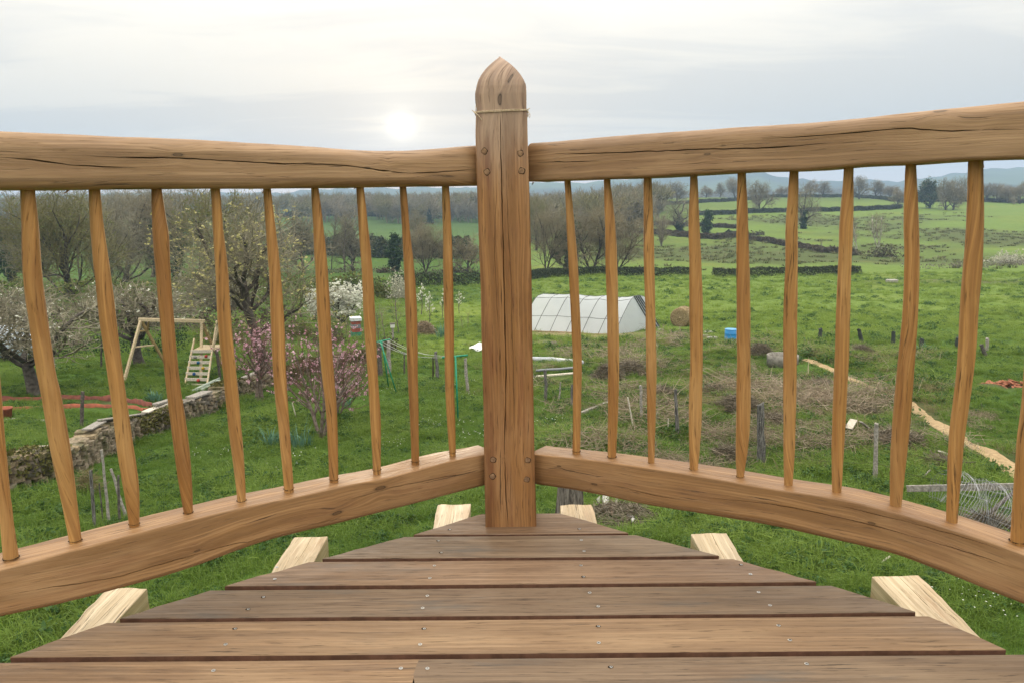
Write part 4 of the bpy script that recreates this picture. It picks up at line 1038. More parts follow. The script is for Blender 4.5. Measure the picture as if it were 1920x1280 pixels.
for x, b, t, w, lab in [(710, 668, 560, 36, 'bare sapling behind the green clothes post'), (748, 628, 545, 44, 'bare forked sapling beside the bird box'), (723, 640, 570, 30, 'thin twiggy sapling left of the bird box'), (783, 650, 585, 20, 'bare sapling in front of the hay mound'),
                        (878, 620, 578, 12, 'thin bare stick of a sapling in the mown strip'), (868, 618, 588, 14, 'short bare sapling in the mown strip'), (610, 690, 600, 50, 'bare sapling between two pink trees'), (648, 640, 590, 22, 'dark bare sapling left of the beehive')]:
    plant_px(P_sap, x, b, t, w, lab, 'sapling', 'tree')

# ------------------------------------------------------------------ hedges and bushes
def hedge(name, label, pts, h, w, mt, dens=14, leaf=.22, cat='hedge', stick=.3, lump=.25, smat=None, P=None, top=None):
    P = P or [G(*p) for p in pts]
    if min(p[0] for p in pts) > 1150: P = [p if p.y < 530 else (lambda t: Vector((t*514, 514, H(t*514, 514))))(p.x/p.y) for p in P]
    rs = np.random.RandomState(abs(hash(label)) % 9999 if False else sum(map(ord, label)) % 9999)
    seg = [(b-a).length for a, b in zip(P[:-1], P[1:])]; tot = sum(seg); n = int(tot*dens*h*w)
    n = max(60, min(n, 34000)); s = rs.random(n)*tot; cs = np.cumsum([0]+seg)
    i = np.clip(np.searchsorted(cs, s)-1, 0, len(seg)-1); f = (s-cs[i])/np.array(seg)[i]
    A = np.array([tuple(p) for p in P]); c = A[i]*(1-f[:, None])+A[i+1]*f[:, None]; d = A[i+1]-A[i]; d /= np.linalg.norm(d, axis=1)[:, None]
    nx = np.stack([d[:, 1], -d[:, 0]], 1); ln = 1+lump*(np.sin(s*2.1/w+1)+.6*np.sin(s*5.3/w+2)+.4*np.sin(s*13/w))*.6
    v = rs.random(n)**.75; o = (rs.random(n)-.5)*w*ln*np.sqrt(np.clip(1-v**2.2*.85, .05, 1))
    c[:, 0] += nx[:, 0]*o; c[:, 1] += nx[:, 1]*o
    c[:, 2] = hgt(c[:, 0], c[:, 1])+v*h*ln-.03*h
    Q = rand_quads(rs, c, leaf)
    k = int(n*stick*.35)
    if k:
        b = c[:k].copy(); tpt = b+rs.normal(size=(k, 3))*h*.10+np.array([[0, 0, h*.22]]); th = leaf*.07
        e = rs.normal(size=(k, 3)); e /= np.linalg.norm(e, axis=1)[:, None]
        Q = np.concatenate([Q, np.stack([b-e*th, b+e*th, tpt+e*th*.4, tpt-e*th*.4], 1)])
    # ground the mass: rebase to first point
    o_ = Vector(P[0]); Q = Q-np.array([[tuple(o_)]])
    ob = quads(name, Q, mt); ob.location = o_
    return tag(ob, label, cat)
def bush(name, label, px, pyb, hpx, wpx, mt, leaf=None, dens=1., cat='bush', depth=.6, n=None, smat=None):
    g = G(px, pyb); m = mpp(g); h = hpx*m; w = wpx*m; leaf = leaf or max(.03, m*2.6)
    n = n or int(min(7000, 90+dens*2.2*(hpx*wpx)/6)); rs = np.random.RandomState(int(px*7+pyb) % 9999)
    k = 6; cc = rs.normal(size=(k, 2))*w*.24; hc = h*(.55+.5*rs.random(k)); wc = w*(.28+.16*rs.random(k)); hc[0] = h; cc[0] *= .3
    j = rs.randint(0, k, n); u = rs.normal(size=(n, 3)); u /= np.linalg.norm(u, axis=1)[:, None]; u[:, 2] = abs(u[:, 2]); rad = (.55+.45*rs.random(n)**.5)*(1+.15*rs.normal(size=n))
    c = np.stack([cc[j, 0]+u[:, 0]*wc[j]*rad, (cc[j, 1]+u[:, 1]*wc[j]*rad)*depth, u[:, 2]*hc[j]*rad], 1)
    Q = rand_quads(rs, c, leaf)
    s = int(n*.3); b = c[:s]*np.array([[.5, .5, .2]]); tp = c[:s]*1.08; e = rs.normal(size=(s, 3)); e /= np.linalg.norm(e, axis=1)[:, None]; th = leaf*.08
    Q = np.concatenate([Q, np.stack([b-e*th, b+e*th, tp+e*th*.3, tp-e*th*.3], 1)])
    ob = quads(name, Q, mt); ob.location = g; return tag(ob, label, cat)
hedge('hedge', 'long low clipped hedge along the valley field right of the post', [(985, 525), (1040, 520), (1100, 517), (1180, 517), (1260, 517), (1310, 518)], 1.35, 1.3, M_hedge, 240, .15, lump=.06)
hedge('hedge', 'second length of low clipped hedge beyond the gap', [(1336, 519), (1440, 518), (1530, 517), (1612, 515)], 1.3, 1.2, M_hedge, 240, .15, lump=.06)
hedge('hedge', 'low dark hedge left of the post beyond the garden', [(735, 541), (790, 538), (850, 537), (905, 535)], 1.7, 1.2, M_hedge, 180, .15, lump=.12)
hedge('hedge', 'straggling hedge under the thin meadow trees left of the post', [(590, 515), (660, 513), (740, 514), (830, 513), (900, 512)], 1.0, 1.6, M_hedgeb, 16, .22)
hedge('hedge', 'dark hedge line crossing the far left meadow', [(560, 478), (680, 480), (760, 484), (880, 484)], 4.2, 4, M_hedge, 14, .4)
hedge('hedge', 'upper hedge of the bright far left field', [(-10, 408), (120, 410), (330, 412), (520, 408), (640, 405), (760, 408)], 3, 4, M_hedge, 6, .8)
hedge('hedge', 'dry grey hedge bank at the right edge below the willow mound', [(1690, 506), (1760, 504), (1830, 503), (1880, 499), (1930, 494)], .9, 1.2, leafmat('hedge_grey', (.13, .12, .10), (.22, .20, .16), .2), 30, .17)
hedge('hedge', 'dark hedge climbing the slope from the clump to the bramble', [(1165, 434), (1240, 441), (1300, 447), (1345, 449), (1400, 442)], 1.5, 2.0, M_hedgeb, 80, .3, lump=.12)
hedge('hedge', 'mid-slope hedge between the two ivy-clad trees', [(1180, 424), (1240, 422), (1300, 425), (1380, 429)], 1.3, 2.0, M_hedgeb, 80, .3, lump=.12)
hedge('hedge', 'lower hedge running down the slope to the bramble bush', [(1395, 449), (1450, 456), (1500, 464), (1550, 474), (1600, 478)], 1.2, 2.0, M_hedgeb, 80, .3, lump=.12)
hedge('hedge', 'long upper hedge under the bright sloping field', [(1300, 404), (1380, 402), (1440, 399), (1520, 397.5), (1600, 396), (1690, 391)], 1.9, 2.2, M_hedge, 40, .4, lump=.1)
hedge('hedge', 'highest field hedge beneath the skyline trees', [(1210, 388), (1290, 383), (1360, 379), (1440, 371.5), (1520, 370.5), (1600, 370), (1660, 375), (1700, 381)], 1.9, 2.5, M_hedge, 26, .45, lump=.1)
hedge('hedge', 'crest hedge at the top right of the hill', [(1690, 379), (1760, 379), (1840, 378), (1930, 381)], 2.0, 3, M_hedge, 26, .45, lump=.1)
hedge('hedge', 'dark ivy hedge closing the garden behind the apple tree', [(92, 668), (140, 667), (190, 667), (245, 668), (300, 664), (350, 655)], 1.0, .9, M_ivy, 330, .08)
hedge('hedge', 'brown twiggy hedge along the back of the garden', [(-30, 640), (100, 632), (220, 628), (330, 624), (430, 622), (560, 622)], 1.9, 1.8, M_hedgeb, 60, .13)
hedge('hedge', 'olive scrub hedge rising behind the fruit trees', [(-40, 580), (100, 575), (230, 572), (340, 570), (470, 568), (600, 560), (690, 558)], 2.4, 3, M_bushy, 16, .22)
for nm, lab, px, b, h, w, mt in [
    ('bush', 'bramble bush under the birch on the slope', 1655, 482, 24, 56, M_hedgeb), ('bush', 'low bramble left of the slope birch', 1590, 478, 16, 46, M_hedgeb), ('bush', 'bush in the slope hedge beside the seventh baluster', 1560, 473, 14, 36, M_hedgeb),
    ('bush', 'low dark bush alone in the middle slope field', 1365, 437, 6, 16, M_hedge), ('bush', 'long low bush where the slope hedges meet', 1415, 442, 9, 26, M_hedgeb), ('willow_bush', 'pale domed willow bush at the right edge', 1895, 494, 23, 70, M_pale),
    ('bush', 'pale fuzzy bush in flower beyond the vegetable plot', 745, 560, 52, 54, M_pale), ('bush', 'dark round bush left of the pale flowering one', 708, 560, 42, 70, M_bushy), ('bush', 'olive bush behind the white-blossomed bush', 665, 560, 46, 60, M_hedge),
    ('bush', 'yellow-green bush behind the pink tree by the wall', 425, 650, 50, 80, M_bushy), ('bush', 'yellow-green bush between the pink trees', 560, 632, 44, 80, M_bushy), ('bush', 'brown bush left of the beehive', 628, 642, 34, 56, M_hedgeb),
    ('bush', 'dark bush under the ivied meadow tree', 720, 512, 12, 30, M_hedgeb), ('bush', 'low dark bush left of the post by the meadow', 850, 512, 12, 34, M_hedgeb), ('bush', 'white-flecked bush left behind the apple tree', 40, 640, 60, 110, M_bushy),
    ('bush', 'brown bush right of the main clump by the hedge', 1195, 512, 14, 40, M_hedgeb), ('bush', 'small bush where the low hedge ends', 1600, 510, 8, 26, M_hedgeb), ('bush', 'brown scrub behind the clothes post', 735, 660, 34, 50, M_hedgeb)]:
    bush(nm, lab, px, b, h, w, mt)

# ------------------------------------------------------------------ scattered masses (instances on points)
src_cache = {}
def scatter(name, label, rows, metas, mt_list=None, kind='stuff'):
    """rows: (n,7) x,y,z,scale,rot,tint,variant   metas: list of meshes"""
    rows = np.asarray(rows, dtype=np.float32); n = len(rows)
    me = bpy.data.meshes.new(name+'_points'); me.vertices.add(n); me.vertices.foreach_set('co', np.ascontiguousarray(rows[:, :3]).reshape(-1))
    for an, c, ty in (('sc', 3, 'FLOAT'), ('rz', 4, 'FLOAT'), ('ti', 5, 'FLOAT'), ('vi', 6, 'INT')):
        a = me.attributes.new(an, ty, 'POINT'); a.data.foreach_set('value', rows[:, c].astype(np.int32 if ty == 'INT' else np.float32))
    ob = link(name, me)
    ng = bpy.data.node_groups.new(name+'_scatter', 'GeometryNodeTree')
    ng.interface.new_socket('Geometry', in_out='INPUT', socket_type='NodeSocketGeometry'); ng.interface.new_socket('Geometry', in_out='OUTPUT', socket_type='NodeSocketGeometry')
    N = ng.nodes; L = ng.links; gi = N.new('NodeGroupInput'); go = N.new('NodeGroupOutput'); 
    outg = N.new('GeometryNodeJoinGeometry')
    def attr(nm, ty):
        a = N.new('GeometryNodeInputNamedAttribute'); a.data_type = ty; a.inputs[0].default_value = nm; return [o for o in a.outputs if o.enabled and o.name == 'Attribute'][0]
    A_s = attr('sc', 'FLOAT'); A_r = attr('rz', 'FLOAT'); A_v = attr('vi', 'INT')
    cx = N.new('ShaderNodeCombineXYZ'); L.new(A_r, cx.inputs[2])
    for k, m_ in enumerate(metas):
        so_ = bpy.data.objects.new(m_.name+'_source', m_)
        oi = N.new('GeometryNodeObjectInfo'); oi.inputs[0].default_value = so_; oi.inputs[1].default_value = True
        cmp_ = N.new('FunctionNodeCompare'); cmp_.data_type = 'INT'; cmp_.operation = 'EQUAL'
        ins = [i for i in cmp_.inputs if i.enabled]; L.new(A_v, ins[0]); ins[1].default_value = k
        ip = N.new('GeometryNodeInstanceOnPoints'); L.new(gi.outputs[0], ip.inputs['Points']); L.new(cmp_.outputs[0], ip.inputs['Selection'])
        L.new(oi.outputs['Geometry'], ip.inputs['Instance']); L.new(cx.outputs[0], ip.inputs['Rotation']); L.new(A_s, ip.inputs['Scale'])
        L.new(ip.outputs[0], outg.inputs[0])
    L.new(outg.outputs[0], go.inputs[0])
    md = ob.modifiers.new('scatter', 'NODES'); md.node_group = ng
    if label: ob['label'] = label
    ob['kind'] = kind; return ob
def blades(rs, n, rad, h, w, droop, spread=.5):
    a = rs.random(n)*6.28; r = rad*np.sqrt(rs.random(n)); b = np.stack([np.cos(a)*r, np.sin(a)*r, np.full(n, -.02)], 1)
    hh = h*(.45+.75*rs.random(n)); out = np.stack([np.cos(a+rs.normal(size=n)*.9), np.sin(a+rs.normal(size=n)*.9), np.zeros(n)], 1)
    ln = hh*spread*(.3+rs.random(n)); e = np.cross(out, [0, 0, 1.]); e /= np.linalg.norm(e, axis=1)[:, None]; e2 = rs.normal(size=(n, 3))*.4; e = e+e2; e /= np.linalg.norm(e, axis=1)[:, None]
    ww = (w*(.6+.8*rs.random(n)))[:, None]; m = b+out*(ln*.35)[:, None]; m[:, 2] += hh*.62; t = b+out*ln[:, None]; t[:, 2] += hh*(1-droop*rs.random(n)); 
    return np.concatenate([np.stack([b-e*ww, b+e*ww, m+e*ww*.8, m-e*ww*.8], 1), np.stack([m-e*ww*.8, m+e*ww*.8, t+e*ww*.1, t-e*ww*.1], 1)])
rs = np.random.RandomState(5)
M_gr = leafmat('grass_blade', (.066, .142, .018), (.27, .365, .068), .42, True, .5)
M_dry = leafmat('dry_grass', (.16, .135, .065), (.30, .26, .14), .3, True)
M_weed = leafmat('weed_leaf', (.035, .085, .022), (.08, .15, .04), .3, True)
M_dead = leafmat('dead_stalk', (.20, .155, .11), (.36, .30, .22), .1, True)
TA = quads('grass_tuft', blades(rs, 46, .14, .10, .0028, .3, .7), M_gr, None, False)
TB = quads('grass_tuft_long', blades(rs, 60, .12, .20, .0032, .5, .9), M_gr, None, False)
TC = quads('dry_tuft', blades(rs, 40, .13, .20, .0024, .6, 1.1), M_dry, None, False)
def weedm(seed, n, r, h, s):
    g = np.random.RandomState(seed); c = g.normal(size=(n, 3))*[r*.5, r*.5, 0]; c[:, 2] = h*g.random(n)*np.clip(1-np.hypot(c[:, 0], c[:, 1])/r*.6, .2, 1)
    return rand_quads(g, c, s, asp=.6)
TW = quads('weed', weedm(1, 70, .2, .16, .05), M_weed, None, False)
def tangle(seed, n, r, h):
    g = np.random.RandomState(seed); a = g.normal(size=(n, 3))*[r*.5, r*.5, 0]; a[:, 2] = g.random(n)*h*.7; b = a+g.normal(size=(n, 3))*[r*.35, r*.35, h*.3]; c = b+g.normal(size=(n, 3))*[r*.3, r*.3, h*.25]
    e = g.normal(size=(n, 3)); e /= np.linalg.norm(e, axis=1)[:, None]; w = .0028*(.5+g.random((n, 1)))
    return np.concatenate([np.stack([a-e*w, a+e*w, b+e*w, b-e*w], 1), np.stack([b-e*w, b+e*w, c+e*w*.4, c-e*w*.4], 1)])
TD = quads('dead_tangle', tangle(2, 90, .32, .26), M_dead, None, False)
M_pet = leafmat('daisy_petal', (.75, .75, .72), (.85, .85, .82), .2)
g_ = np.random.RandomState(8); dc = g_.normal(size=(9, 3))*[.16, .16, 0]+[0, 0, .12]; dq = []
for c in dc:
    s_ = .0075; dq.append([[c[0]-s_, c[1]-s_, c[2]], [c[0]+s_, c[1]-s_, c[2]], [c[0]+s_, c[1]+s_, c[2]+.004], [c[0]-s_, c[1]+s_, c[2]+.004]])
TDa = quads('daisy', np.array(dq), M_pet, None, False)

pathA = np.array([[p.x, p.y] for p in PATH])
def pdist(x, y):
    d = np.full(x.shape, 1e9)
    for a, b in zip(pathA[:-1], pathA[1:]):
        ab = b-a; t = np.clip(((x-a[0])*ab[0]+(y-a[1])*ab[1])/(ab@ab), 0, 1); d = np.minimum(d, np.hypot(x-a[0]-t*ab[0], y-a[1]-t*ab[1]))
    return d
RB = [z for z in Z_ if z[4] in (BROWN, DRY)]; SB = [z for z in Z_ if z[4] == SAND]; MW = [z for z in Z_ if z[4] == MOWN]
def rough_w(x, y, L=RB):
    w = np.zeros(x.shape)
    for (cx, cy, rx, ry, cc, s) in L: w = np.maximum(w, s*np.exp(-(((x-cx)/rx)**2+((y-cy)/ry)**2)*.8))
    return w
def area_t(x, y): return np.clip((x/y-.03)/.05, 0, 1)*np.clip((44-y)/8, 0, 1)*np.clip((y-13.5)/2.5, 0, 1)*np.clip((.58-x/y)/.06, 0, 1)
def wedge(n, y0, y1, rs, tm=.70):
    y = np.sqrt(y0*y0+(y1*y1-y0*y0)*rs.random(n)); t = (rs.random(n)*2-1)*tm; return t*y, y
GR = []; DR = []; WE = []; DE = []
EDG = [[(-40, 772), (60, 766), (120, 764), (190, 762), (255, 768), (300, 771)], [(-40, 752), (60, 750), (150, 748), (225, 750), (285, 762)]]
def clear_of(x, y):
    ok = np.ones(x.shape, bool)
    for pl_ in EDG:
        P = np.array([tuple(G(*p))[:2] for p in pl_])
        for a, b in zip(P[:-1], P[1:]):
            ab = b-a; t = np.clip(((x-a[0])*ab[0]+(y-a[1])*ab[1])/(ab@ab), 0, 1); ox = x-a[0]-t*ab[0]; oy = y-a[1]-t*ab[1]
            ok &= ~((np.abs(ox) < .4) & (oy < .2) & (oy > -.75))
    for (px, py, rx, ry) in ((1370, 641, .8, 2.2), (1279, 611, 1.2, 2.2), (1467, 681, .9, 1.1), (1100, 625, 4.2, 2.2), (1040, 680, 2., .9), (1050, 704, 1.6, .9), (1892, 726, 1.2, .9), (1160, 965, .75, .55)):
        c = G(px, py); ok &= ~((((x-c.x)/rx)**2+((y-c.y+ry*.5)/ry)**2) < 1)
    return ok
def emit(n, y0, y1, s0, seed):
    r = np.random.RandomState(seed); x, y = wedge(n, y0, y1, r); z = hgt(x, y)
    rw = rough_w(x, y); ra = area_t(x, y); sw = rough_w(x, y, SB); pd = pdist(x, y); u = r.random(n); wdt = .36
    keep = (pd > wdt+.1*r.random(n)) & (r.random(n) > sw*1.15) & clear_of(x, y)
    patch = np.clip(.5+.5*sn(x, y, .55, 3)+.3*sn(x, y, 1.9, 5), 0, 1); p2 = np.clip(.5+.6*sn(x, y, .9, 9), 0, 1)
    pdry = np.clip(rw*.60+ra*.24, 0, .8)*(.1+1.2*patch**1.5); pdead = np.clip(rw*.07+ra*.008, 0, .5)*(p2**2*2.4); pweed = .05+ra*.16*(1-rw)+.05*patch
    sc = s0*(.6+.7*r.random(n))*(.65+.8*patch); rz = r.random(n)*6.28
    ti = np.clip(.12+.42*np.clip((y-26)/20, 0, 1)*(.35+.65*(x > 0))+.38*patch+.3*(r.random(n)-.5)-.1*(x < 0)*(y < 30), 0, 1)
    mw = rough_w(x, y, MW); ti = np.clip(ti+.8*mw, 0, 1); sc = sc*(1-.45*np.clip(mw*1.5, 0, 1)); tall = ra*np.clip((p2-.35)*2, 0, 1); sc = sc*(1+.55*tall)
    kind = np.where(u < pdry, 1, np.where(u < pdry+pdead, 2, np.where(u < pdry+pdead+pweed, 3, 0)))
    kind[(y > 60) & (kind == 2)] = 0
    for k, lst in ((0, GR), (1, DR), (2, DE), (3, WE)):
        m_ = keep & (kind == k); vi = np.where(r.random(m_.sum()) < (.35+.4*ra[m_]), 1, 0) if k == 0 else np.zeros(m_.sum())
        s2 = sc[m_]*(1.25 if k in (2,) else 1.)
        lst.append(np.stack([x[m_], y[m_], z[m_], s2, rz[m_], ti[m_], vi], 1))
emit(12000, 5.5, 12, .8, 1); emit(17000, 12, 20, .9, 2); emit(21000, 20, 34, 1.0, 3); emit(20000, 34, 60, 1.35, 4); emit(16000, 60, 118, 1.9, 5)
scatter('grass', 'short green grass covering the garden and the fields', np.concatenate(GR), [TA, TB])
scatter('dry_grass', 'straw-coloured dry grass in the rough ground', np.concatenate(DR), [TC])
scatter('weeds', 'broad-leaved weeds among the grass', np.concatenate(WE), [TW])
scatter('dead_stalks', 'tangled dead stalks on the rough plot', np.concatenate(DE), [TD])
DS = []
r_ = np.random.RandomState(12)
for (px, py, rx, ry, n) in [(840, 800, 1.4, 1.3, 11), (760, 820, 1.5, 1.0, 4), (1060, 790, .8, .7, 10), (1830, 1120, .5, .4, 3), (880, 740, 1.5, 1.5, 12), (1490, 1060, .4, .3, 1), (520, 860, 1.5, 1., 5), (1870, 700, 2, 2, 8), (1580, 745, 1, 1, 5)]:
    c = G(px, py)
    for _ in range(n):
        x = c.x+r_.normal()*rx*.6; y = c.y+r_.normal()*ry*.6; DS.append((x, y, H(x, y), .7+.5*r_.rand(), r_.rand()*6, 0, 0))
scatter('daisies', 'small white daisies in the lawn', DS, [TDa])
# tussocks on the rough pasture beyond the valley
r_ = np.random.RandomState(14); x, y = wedge(9000, 128, 330, r_); k = (x/y > .06) & (np.clip(.45+.8*sn(x, y, .035, 3)+.5*sn(x, y, .11, 8), 0, 1)*r_.random(9000) > .35)
x = x[k]; y = y[k]; n = len(x); M_tus = leafmat('tussock_blade', (.11, .135, .045), (.17, .17, .075), .2, True)
TT = quads('tussock', blades(np.random.RandomState(3), 26, .2, .2, .02, .6, 1.1), M_tus, None, False)
scatter('tussocks', 'brownish rushy tussocks on the far slope', np.stack([x, y, hgt(x, y), 2.2+2*r_.random(n), r_.random(n)*6, r_.random(n), np.zeros(n)], 1), [TT])

# far woods: masses of bare trees that read as one
def woods(name, label, polys, seed, spacing, h, metas, variants):
    r = np.random.RandomState(seed); rows = []
    for (x0, x1, d0, d1, n) in polys:      # pixel range across, distance range, count
        px = x0+(x1-x0)*r.random(n); Y = d0+(d1-d0)*r.random(n); X = (px-960)/F*Y
        Zz = hgt(X, Y)-.3
        rows.append(np.stack([X, Y, Zz, h*(.75+.5*r.random(n)), r.random(n)*6.28, r.random(n), r.randint(0, variants, n)], 1))
    return scatter(name, label, np.concatenate(rows), metas)
def wood_mesh(seed, tw, **kw):
    sg = skel(seed, **kw); lo = seg_quads([s for s in sg if s[4] <= 1], 4, 1.0); hi = seg_quads([s for s in sg if s[4] > 1], 3, 3.0)
    me = quads('wood_tree', np.concatenate([lo, hi]), tw, None, False); return me
kw_ = dict(n=(1, 8, 7, 5), L=(.5, .36, .22, .13), ang=(0, 50, 46, 44), r0=.022, st=(.3, .2, .15, .1), nseg=(6, 4, 4, 3))
WM = [wood_mesh(201, M_twig, **kw_), wood_mesh(202, M_twigb, **kw_), wood_mesh(203, M_twigy, **kw_)]
woods('woodland', 'bare brown woodland along the far side of the left valley', [(-60, 560, 520, 760, 420), (560, 930, 420, 640, 420), (930, 1240, 300, 470, 260), (980, 1230, 230, 300, 60)], 3, 1, 13.5, WM, 3)
woods('distant_woodland', 'wooded ridge beneath the blue hills', [(-100, 2020, 1150, 1600, 1500)], 4, 1, 17, WM, 3)
#PART3
# ------------------------------------------------------------------ dry stone wall
WPX = [(-90, 940), (20, 922), (104, 898), (166, 862), (252, 822), (315, 806), (347, 790), (395, 770), (440, 747), (480, 732), (540, 714), (612, 694), (690, 678)]
WP = smoothpts(polyres([G(*p) for p in WPX], .25), 3)
WH = [.66, .66, .64, .62, .60, .58, .56, .55, .52, .50, .5, .5, .5]
wcum = [0]
for a, b in zip(WP[:-1], WP[1:]): wcum.append(wcum[-1]+(Vector((b.x-a.x, b.y-a.y))).length)
def wall_at(s):
    k = max(0, min(len(WP)-2, int(np.searchsorted(wcum, s))-1)); f = (s-wcum[k])/(wcum[k+1]-wcum[k]+1e-9)
    p = WP[k].lerp(WP[k+1], f); t = (WP[k+1]-WP[k]); t.z = 0; t.normalize(); return p, t
def wall_h(s): return (.64-.14*s/wcum[-1])*(1+.10*math.sin(s*1.9)+.05*math.sin(s*5.1))*.92
W0 = WP[0].copy()
M_stone, qs_, bs_ = mat('wall_stone', .9, .15)
oi = qs_.new('ShaderNodeObjectInfo').outputs['Random']; tcs = qs_.new('ShaderNodeTexCoord').outputs['Object']; pos = qs_.new('ShaderNodeNewGeometry').outputs['Position']
nn_ = qs_.noise(pos, 14, 6, .65); n2_ = qs_.noise(pos, 3.2, 4, .6)
c_ = qs_.mix(oi, (.34, .27, .17), (.22, .20, .18)); c_ = qs_.mix(qs_.ramp(nn_, .35, .65), qs_.mix(1., c_, (.5, .48, .45), 'MULTIPLY'), c_)
c_ = qs_.mix(qs_.m('MULTIPLY', qs_.ramp(n2_, .50, .62), .7), c_, (.07, .075, .03)); qs_.put(bs_, 'Base Color', c_)
bp_ = qs_.new('ShaderNodeBump'); bp_.inputs['Strength'].default_value = .8; bp_.inputs['Distance'].default_value = .03; qs_.put(bp_, 'Height', nn_); qs_.put(bs_, 'Normal', bp_.outputs[0])
wall = thing('stone_wall', 'low mossy dry stone wall crossing the garden on the left', 'wall', W0)
def stone_mesh(seed):
    g = random.Random(seed); v = []; f = []
    for iz in range(2):
        for k in range(6):
            a = k/6*2*PI; c, s_ = math.cos(a), math.sin(a); m_ = max(abs(c), abs(s_))
            r_ = .5/m_*g.uniform(.84, 1.0)*(.93); v.append((c*r_*g.uniform(.9, 1.03), s_*r_, (-.5 if iz == 0 else .5)*g.uniform(.8, 1.)))
    v += [(0, 0, -.52), (0, 0, .52)]
    for k in range(6):
        k2 = (k+1) % 6; f += [(k, k2, 6+k2, 6+k), (12, k2, k), (13, 6+k, 6+k2)]
    me = bpy.data.meshes.new('stone'); me.from_pydata(v, [], f); me.materials.append(M_stone); me.update(); return me
SM = [stone_mesh(300+k) for k in range(9)]
TRW = Matrix.Translation(-W0); cnt = 0; extra = MB(); sr = random.Random(77)
slots = []
total = wcum[-1]
zrow = 0.
for row in range(8):
    hrow = sr.uniform(.075, .105); s = sr.uniform(0, .2)
    while s < total:
        L_ = sr.uniform(.15, .36); hh = hrow*sr.uniform(.85, 1.1)
        if zrow+hrow*.5 < wall_h(s+L_/2): slots.append((s+L_/2, zrow+hrow/2, L_, hh, 0))
        s += L_*.97
    zrow += hrow
s = 0.
while s < total:      # coping on top
    L_ = sr.uniform(.22, .42); slots.append((s+L_/2, wall_h(s+L_/2)+.02, L_, .06, 1)); s += L_*.95
slots.sort(key=lambda a: a[0])
for (s, zz, L_, hh, cope) in slots:
    p, t = wall_at(s); n = Vector((t.y, -t.x, 0))
    if n.y > 0: n = -n          # towards the viewer
    rz = math.atan2(t.y, t.x)+sr.uniform(-.06, .06)
    for face in ((0,) if cope else (0, 1)):
        dep = .46 if cope else .24
        c = p+n*((.0 if cope else (.12 if face == 0 else -.12))+sr.uniform(-.045, .05)); c.z = H(p.x, p.y)+zz-.04
        tl = Matrix.Rotation(sr.uniform(-.14, .14), 4, 'Y') @ Matrix.Rotation(sr.uniform(-.06, .06), 4, 'X')
        mw = Matrix.Translation(c) @ Matrix.Rotation(rz, 4, 'Z') @ tl @ Matrix.Diagonal((L_*1.02, dep*sr.uniform(.85, 1.15), hh*1.08, 1))
        me = sr.choice(SM)
        if face == 0 and cnt < 300 and p.x > -13.5:
            o = link('stone', me, wall); o.matrix_local = TRW @ mw; cnt += 1
        else:
            m2 = TRW @ mw; extra.add([m2 @ v.co for v in me.vertices], [tuple(q_.vertices) for q_ in me.polygons])
eo = extra.build('wall_core_stones', M_stone, wall); eo['kind'] = 'stuff'
M_moss = leafmat('moss', (.06, .065, .018), (.13, .12, .035), .1)
rs = np.random.RandomState(9); mc = []
for _ in range(15000):
    s = rs.rand()*total
    if math.sin(s*1.3)+.6*math.sin(s*3.7+1)+.7*(s/total) < .05+rs.rand()*.6: continue
    p, t = wall_at(s); n = Vector((t.y, -t.x, 0)); n = -n if n.y > 0 else n
    u = rs.rand(); h_ = wall_h(s)
    c = p+n*(.27 if u < .45 else rs.uniform(-.22, .27)); c.z = H(p.x, p.y)+(h_*rs.uniform(.35, 1.) if u < .45 else h_+.035)
    mc.append(tuple(c-W0+Vector(rs.normal(size=3)*.012)))
mo = quads('moss', rand_quads(rs, np.array(mc), .05), M_moss, wall); mo['kind'] = 'stuff'

# loose boards and slabs lying on the wall
M_grey = wood('weathered_board', (.42, .40, .36), (.30, .28, .25), (.5, .48, .45), bands=14, pore=.8, fig=.4, bump=.5)
def gwood(name, c1, c2): return plain(name, c1, c2, 22, .85, .15, .5, detail=6)
M_silver = gwood('silvered_wood', (.36, .34, .31), (.17, .155, .14)); M_darkw = gwood('dark_old_wood', (.15, .135, .12), (.05, .045, .04)); M_fresh = gwood('pine_board', (.62, .52, .36), (.45, .36, .23)); M_fresh2 = gwood('treated_pine', (.40, .30, .15), (.26, .19, .09)); M_whiteb = gwood('bleached_board', (.62, .58, .50), (.42, .38, .32))
def board(name, label, a, b, w, h, mt, cat='plank', zoff=0): 
    mb = MB(); a = Vector(a); b = Vector(b); mb.bar(a, b, w, h); ob = mb.build(name, mt); bevel(ob, min(w, h)*.12)
    return tag(ob, label, cat)
def bevel(ob, w, seg=2):
    md = ob.modifiers.new('bevel', 'BEVEL'); md.width = w; md.segments = seg; md.limit_method = 'ANGLE'
def onwall(px, s=None, dz=.06):
    # point on top of the wall nearest to a picture column
    best = min(np.arange(0, total, .05), key=lambda s_: abs((lambda p: 960+F*p.x/p.y)(wall_at(s_)[0])-px)); p, t = wall_at(best); p = p.copy(); p.z = H(p.x, p.y)+wall_h(best)+dz; return p
wl = [(40, 92, .09, .018, M_whiteb, 'thin pale lath lying on the near end of the stone wall'), (128, 158, .20, .03, M_silver, 'short grey board on the wall right of the dark stake'), (150, 235, .14, .025, M_silver, 'long grey board on the wall left of the second baluster'), (172, 236, .10, .05, M_darkw, 'dark plank lying behind the long grey board on the wall'), (246, 304, .20, .035, M_whiteb, 'pale roofing slab board on the wall between second and third balusters'), (262, 308, .16, .05, M_silver, 'warped grey board on the wall beside the pale slab'), (340, 372, .30, .05, M_silver, 'flat grey stone slab on the wall right of the third baluster'), (440, 476, .16, .04, M_silver, 'silvered plank on the wall beneath the pink tree')]
